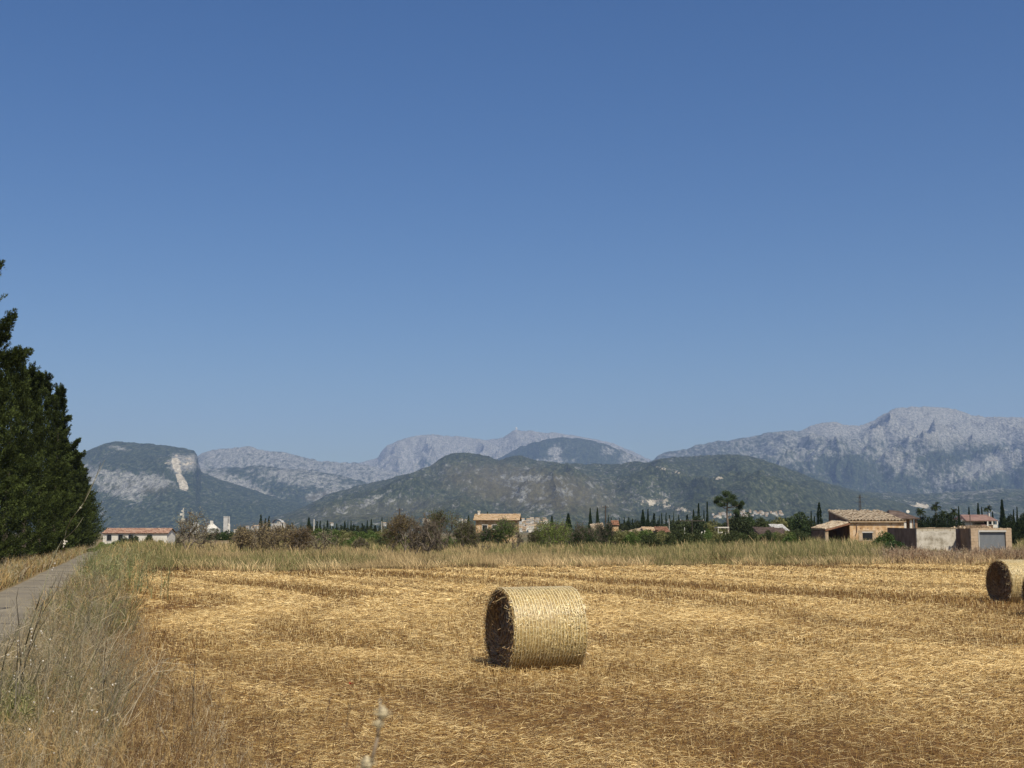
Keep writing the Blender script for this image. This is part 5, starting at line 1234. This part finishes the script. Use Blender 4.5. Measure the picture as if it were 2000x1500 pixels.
vb = [(x_, 30, z_) for x_, _, z_ in vs]; mb.add(vs + vb, [(i, i + 1, i + 14, i + 13) for i in range(12)]); mb.build('arched_roof', M['offwhite'], e); MB().box(-10 * S, .5, 0, 10 * S, 29, Hh * .7).build('wall', M['offwhite'], e)
# dome on the summit
d_ = 15700; S = d_ / FPX; p = P(1008.5, 838, d_)
e = empty('radar_dome', (p.x, d_, p.z - 6), 'tiny white radar dome on the highest pale summit', 'radar dome'); mb = MB()
for i in range(-2, 6):
    a0 = math.pi / 2 * i / 6; a1 = math.pi / 2 * (i + 1) / 6; mb.cyl((0, 0, 14 + 13 * math.sin(a0)), (0, 0, 14 + 13 * math.sin(a1)), 13 * math.cos(a0), max(.05, 13 * math.cos(a1)), 16, False)
mb.build('dome_shell', M['white'], e, True); MB().box(-9, -9, -12, 9, 9, 8).build('dome_base', M['offwhite'], e)

# poles
def pole(px, top, Y, rad, label, arms=(), m_='pole', name='utility_pole', cat='utility pole'):
    x = X(px, Y); z0 = gz1(x, Y); H = Zh(top, Y) - z0; e = empty(name, (x, Y, z0), label, cat)
    MB().cyl((0, 0, -.4), (0, 0, H), rad, rad * .75, 8).build('pole_shaft', M[m_], e)
    for (dz, l) in arms:
        a = MB().box(-l / 2, -.05, H - dz, l / 2, .05, H - dz + .1).build('crossarm', M[m_], e)
        for q in (-.45, 0, .45): MB().cyl((q * l, 0, H - dz + .1), (q * l, 0, H - dz + .28), .04, .03, 6).build('insulator', M['offwhite'], a)
pole(780, 993, 200, .14, 'dark wooden pole standing above the dense brownish almond', [(.3, .9)]); pole(370, 999, 230, .13, 'thin dark pole behind the right side of the bare almond', [(.3, .8)])
pole(613, 1014, 220, .12, 'pale grey pole among the slim distant cypresses', m_='offwhite'); pole(745.5, 1018, 210, .07, 'thin pale pole beside a slim cypress left of the dense brownish almond', m_='offwhite')
pole(1183, 987, 200, .13, 'dark wooden pole right of the two tall dark conifers', [(.3, .9)]); pole(1352, 1015, 180, .05, 'thin pole with a long crossbar above the round trees', [(.2, 3.4)]); pole(1337, 1030, 150, .05, 'short pale stake left of the garden post', m_='offwhite', name='stake', cat='stake')
pole(1307, 1013, 190, .05, 'thin pale pole above the rusty shed', m_='offwhite'); pole(1895.5, 1004, 130, .05, 'thin dark pole rising behind the rubble topped garage corner')
Yp = 700; x = X(1681, Yp); H = Zh(966, Yp) + 2; e = empty('pylon', (x, Yp, -2), 'dark steel pylon above the stone hut roof', 'pylon'); mb = MB()
for a, b_ in ((-.9, -.9), (.9, -.9), (.9, .9), (-.9, .9)): mb.cyl((a, b_, 0), (a * .3, b_ * .3, H), .14, .1, 5)
for i in range(10): z_ = H * i / 10; k_ = .9 - .6 * i / 10; mb.cyl((-k_, -k_, z_), (k_, -k_, z_ + H / 10), .07, .07, 4).cyl((k_, k_, z_), (-k_, k_, z_ + H / 10), .07, .07, 4)
mb.build('lattice', M['pole'], e)
for dz, l in ((1.5, 3.2), (4, 4.2)): MB().box(-l / 2, -.1, H - dz, l / 2, .1, H - dz + .18).build('crossarm', M['pole'], e)

# ------------------------------------------------------------------ foreground stalks, snails, thistle
def stalk(paths, Y, rad, mtl, name, label, cat, Z_=None):
    """paths: lists of survey points on the plane at distance Y"""
    b0 = P(*paths[0][0], Y); e = empty(name, (b0.x, Y, gz1(b0.x, Y)), label, cat, 'tall stalks of the verge')
    for i, pth in enumerate(paths):
        pts = [P(a, b_, Y + .25 * math.sin(k * 1.3 + i)) for k, (a, b_) in enumerate(pth)]
        pts = [(q.x - b0.x, q.y - Y, q.z - e.location.z) for q in pts]
        if i == 0: pts[0] = (pts[0][0], pts[0][1], -.05)
        n = len(pts); r0 = rad if i == 0 else rad * .55
        MB().tube(pts, [r0 * (1 - .7 * k / (n - 1)) for k in range(n)], 5).build('stem' if i == 0 else 'side_branch', M[mtl], e, True)
    return e
m = flat('green_grey_stem', (.26, .24, .15), (.17, .155, .09), 20); M['stem'] = m
M['drystem'] = flat('dry_pale_stem', (.45, .38, .27), (.3, .25, .17), 20)
M['darkstem'] = flat('dark_dry_stem', (.15, .13, .09), (.09, .075, .05), 20)
M['snail'] = flat('snail_shell', (.85, .8, .68), (.6, .52, .4), 90, .4)
stalk([[(14, 1430), (30, 1340), (50, 1260), (70, 1190), (88, 1140), (97, 1108), (110, 1080), (126, 1052)], [(126, 1052), (130, 1035), (140, 1012), (152, 998), (165, 980), (178, 955), (190, 925), (197, 903)], [(126, 1052), (138, 1042), (150, 1030), (163, 1010)], [(160, 990), (172, 962), (186, 935), (205, 898)], [(105, 1092), (112, 1072), (121, 1055)], [(60, 1225), (85, 1175), (100, 1150), (118, 1115)]], 14, .009, 'stem', 'fennel_stalk', 'tallest branching stalk, crossing the cypresses and carrying big white snails', 'plant')
stalk([[(22, 1440), (40, 1330), (58, 1262), (76, 1205), (90, 1160)], [(66, 1235), (84, 1195), (112, 1150), (125, 1110)], [(50, 1290), (75, 1230), (96, 1200)]], 13.6, .008, 'darkstem', 'fennel_stalk', 'dark leaning stalk close right of the tallest snail covered one', 'plant')
stalk([[(36, 1470), (40, 1300), (37, 1220), (32, 1170), (36, 1148)]], 13.2, .006, 'darkstem', 'fennel_stalk', 'single thin dark stalk standing upright against the lane', 'plant')
stalk([[(-8, 1440), (4, 1310), (10, 1280), (22, 1262), (32, 1240)], [(10, 1280), (18, 1250), (16, 1235)]], 13, .006, 'darkstem', 'fennel_stalk', 'short forked dark stalk at the left edge against the lane', 'plant')
stalk([[(26, 1450), (33, 1310), (35, 1255)], [(34, 1262), (36, 1250)]], 12.6, .009, 'darkstem', 'fennel_stalk', 'stout straight stub of stalk topped with a cluster of snails', 'plant')
stalk([[(190, 1510), (200, 1380), (204, 1290), (208, 1250)], [(202, 1340), (212, 1300), (216, 1280)]], 12.5, .006, 'darkstem', 'dry_stalk', 'thin dark stalk where the verge weeds meet the stubble', 'plant')
stalk([[(372, 1500), (376, 1400), (380, 1300), (386, 1230)], [(378, 1350), (368, 1300), (366, 1275)]], 12.4, .005, 'darkstem', 'dry_stalk', 'lone upright thin stalk rightmost in the stubble by the verge', 'plant')
stalk([[(338, 1470), (340, 1400), (338, 1330)], [(340, 1410), (352, 1395)]], 12.2, .005, 'darkstem', 'dry_stalk', 'lone upright thin stalk left of the rightmost one in the stubble', 'plant')
stalk([[(150, 1500), (205, 1400), (250, 1350), (290, 1310), (330, 1285)], [(205, 1400), (232, 1345), (262, 1300)], [(250, 1350), (275, 1300)]], 12.7, .005, 'drystem', 'dry_stalk', 'long pale stalk arching low to the right out of the verge weeds', 'plant')
stalk([[(345, 1500), (330, 1450), (312, 1420), (306, 1400)], [(312, 1420), (322, 1405)]], 11.9, .006, 'drystem', 'dry_stalk', 'pale bleached stem bent over near the bottom of the picture', 'plant')
stalk([[(70, 1500), (88, 1450), (98, 1420), (114, 1398)]], 11.8, .006, 'drystem', 'dry_stalk', 'crooked pinkish stem low in the verge weeds', 'plant')
M['thistle'] = flat('grey_brown_thistle', (.30, .235, .16), (.17, .125, .085), 60)
# dried thistle close to the lens
Yt = 1.9; b0 = P(722, 1500, Yt); e = empty('dry_thistle', (b0.x - .01, Yt, gz1(b0.x, Yt)), 'dried grey thistle stalk with a pale seed head, out of focus at the bottom', 'plant')
def q_(a, b_, dy=0): p = P(a, b_, Yt + dy); return (p.x - e.location.x, p.y - Yt, p.z - e.location.z)
base = q_(722, 1500); MB().tube([(0, 0, -.03), (.015, .01, .9), base, q_(738, 1440), q_(740, 1415), q_(743, 1398)], [.005, .004, .0024, .0022, .0022, .003], 7).build('stem', M['thistle'], e, True)
M['seed'] = flat('pale_seed_head', (.66, .56, .34), (.4, .32, .2), 150)
def head(c, s, nm):
    mb = MB(); prof = [(-1, .25), (-.6, .8), (0, 1), (.5, .7), (.9, .15)]
    for (za, ra), (zb, rb_) in zip(prof[:-1], prof[1:]): mb.cyl((c[0], c[1], c[2] + za * s), (c[0], c[1], c[2] + zb * s), ra * s * .8, rb_ * s * .8, 9, True)
    for k in range(26):
        a = random.random() * 6.28; z_ = random.uniform(-.7, .5); r_ = s * .7; mb.cyl((c[0] + math.cos(a) * r_ * .8, c[1] + math.sin(a) * r_ * .8, c[2] + z_ * s), (c[0] + math.cos(a) * r_ * 1.9, c[1] + math.sin(a) * r_ * 1.9, c[2] + z_ * s + s * random.uniform(0, .5)), .0006, .0002, 4)
    mb.build(nm, M['seed'], e, True)
head(q_(748, 1391), .0095, 'seed_head'); head(q_(740, 1413), .007, 'seed_head'); head(q_(716, 1490), .011, 'seed_head'); MB().cyl(q_(743, 1385), q_(742, 1363), .0022, .0006, 6).build('spike', M['drystem'], e)
# red poppy petals in the stubble
Y = G(1353); x = X(684, Y, 1353); e = empty('poppy', (x, Y, gz1(x, Y)), 'small red poppy alone in the stubble left of the thistle', 'flower'); m = flat('red_petal', (.45, .02, .02), (.3, .01, .01), 30, .6)
MB().tube([(0, 0, 0), (.01, 0, .05), (.005, 0, .1)], [.0025, .002, .002], 5).build('stem', M['stem'], e)
for k in range(4):
    a = k * 1.57 + .3; MB().add([(0, 0, .1), (math.cos(a - .5) * .028, math.sin(a - .5) * .028, .115), (math.cos(a) * .036, math.sin(a) * .036, .125), (math.cos(a + .5) * .028, math.sin(a + .5) * .028, .115)], [(0, 1, 2, 3)]).build('petal', m, e)
# snails
def snail_mesh(r0):
    mb = MB(); n = 26; pts, rad = [], []
    for i in range(n):
        a = i / (n - 1) * 2 * math.pi * 2.3; q = r0 * (.95 - .036 * i); pts.append((math.cos(a) * q * .62, math.sin(a) * q * .62, .018 * r0 * i)); rad.append(max(.08 * r0, q * .5))
    mb.tube(pts, rad, 7); me = bpy.data.meshes.new('snail'); me.from_pydata(mb.v, [], mb.f)
    for p in me.polygons: p.use_smooth = True
    me.materials.append(M['snail']); return me
SM = snail_mesh(.011)
def snail(px, py, Y, s, label, group):
    o = bpy.data.objects.new('snail', SM); COL.objects.link(o); o.location = P(px, py, Y); o.rotation_euler = (R(90) + random.uniform(-.5, .5), random.uniform(-.6, .6), random.uniform(0, 6)); o.scale = (s, s, s); tag(o, label, 'snail', group)
for px, py, s, l in [(157, 992, 1.25, 'big white snail highest up on the tallest stalk'), (126, 1057, 1.25, 'white snail at the upper left of the cluster on the tallest stalk'), (130, 1058, 1.1, 'white snail at the upper right of the cluster on the tallest stalk'), (126, 1062, 1.5, 'largest white snail in the middle of the cluster on the tallest stalk'), (124, 1068, 1.15, 'lowest white snail of the cluster on the tallest stalk'),
                     (107, 1101, 1.2, 'white snail on the tallest stalk level with the far end of the lane'), (104, 1109, .8, 'small white snail just below the one level with the lane end'), (102, 1114, 1.1, 'white snail on the tallest stalk over the lane'), (92, 1130, 1.2, 'lowest big white snail on the tallest stalk, over the lane')]:
    snail(px, py, 13.98, s, l, 'white snails on the stalks')
for px, py in [(34, 1253), (36, 1252), (35, 1259), (32, 1283), (44, 1276), (60, 1229), (62, 1235), (61, 1242), (61, 1251), (59, 1257), (80, 1233), (82, 1237), (98, 1249), (17, 1279), (15, 1280), (28, 1320), (27, 1326), (60, 1290), (46, 1315), (84, 1291), (60, 1298), (127, 1285), (139, 1322), (63, 1228), (70, 1262), (72, 1268)]:
    snail(px, py, 13.3 + random.uniform(-.5, .3), random.uniform(.7, 1.0), 'small white snail on the stalks beside the lane', 'small snails beside the lane')
for px, py in [(94, 1364), (66, 1372), (18, 1351), (141, 1390), (180, 1388), (189, 1391), (58, 1425), (63, 1431), (48, 1432), (3, 1437), (8, 1449), (162, 1458), (186, 1454), (184, 1461), (106, 1471), (210, 1407), (220, 1338), (226, 1336), (199, 1498), (60, 1498), (178, 1345), (104, 1390), (150, 1430)]:
    snail(px, py, 11.4 + random.uniform(-.3, .4), random.uniform(.7, 1.0), 'small white snail low among the verge weeds near the camera', 'small snails low in the weeds')
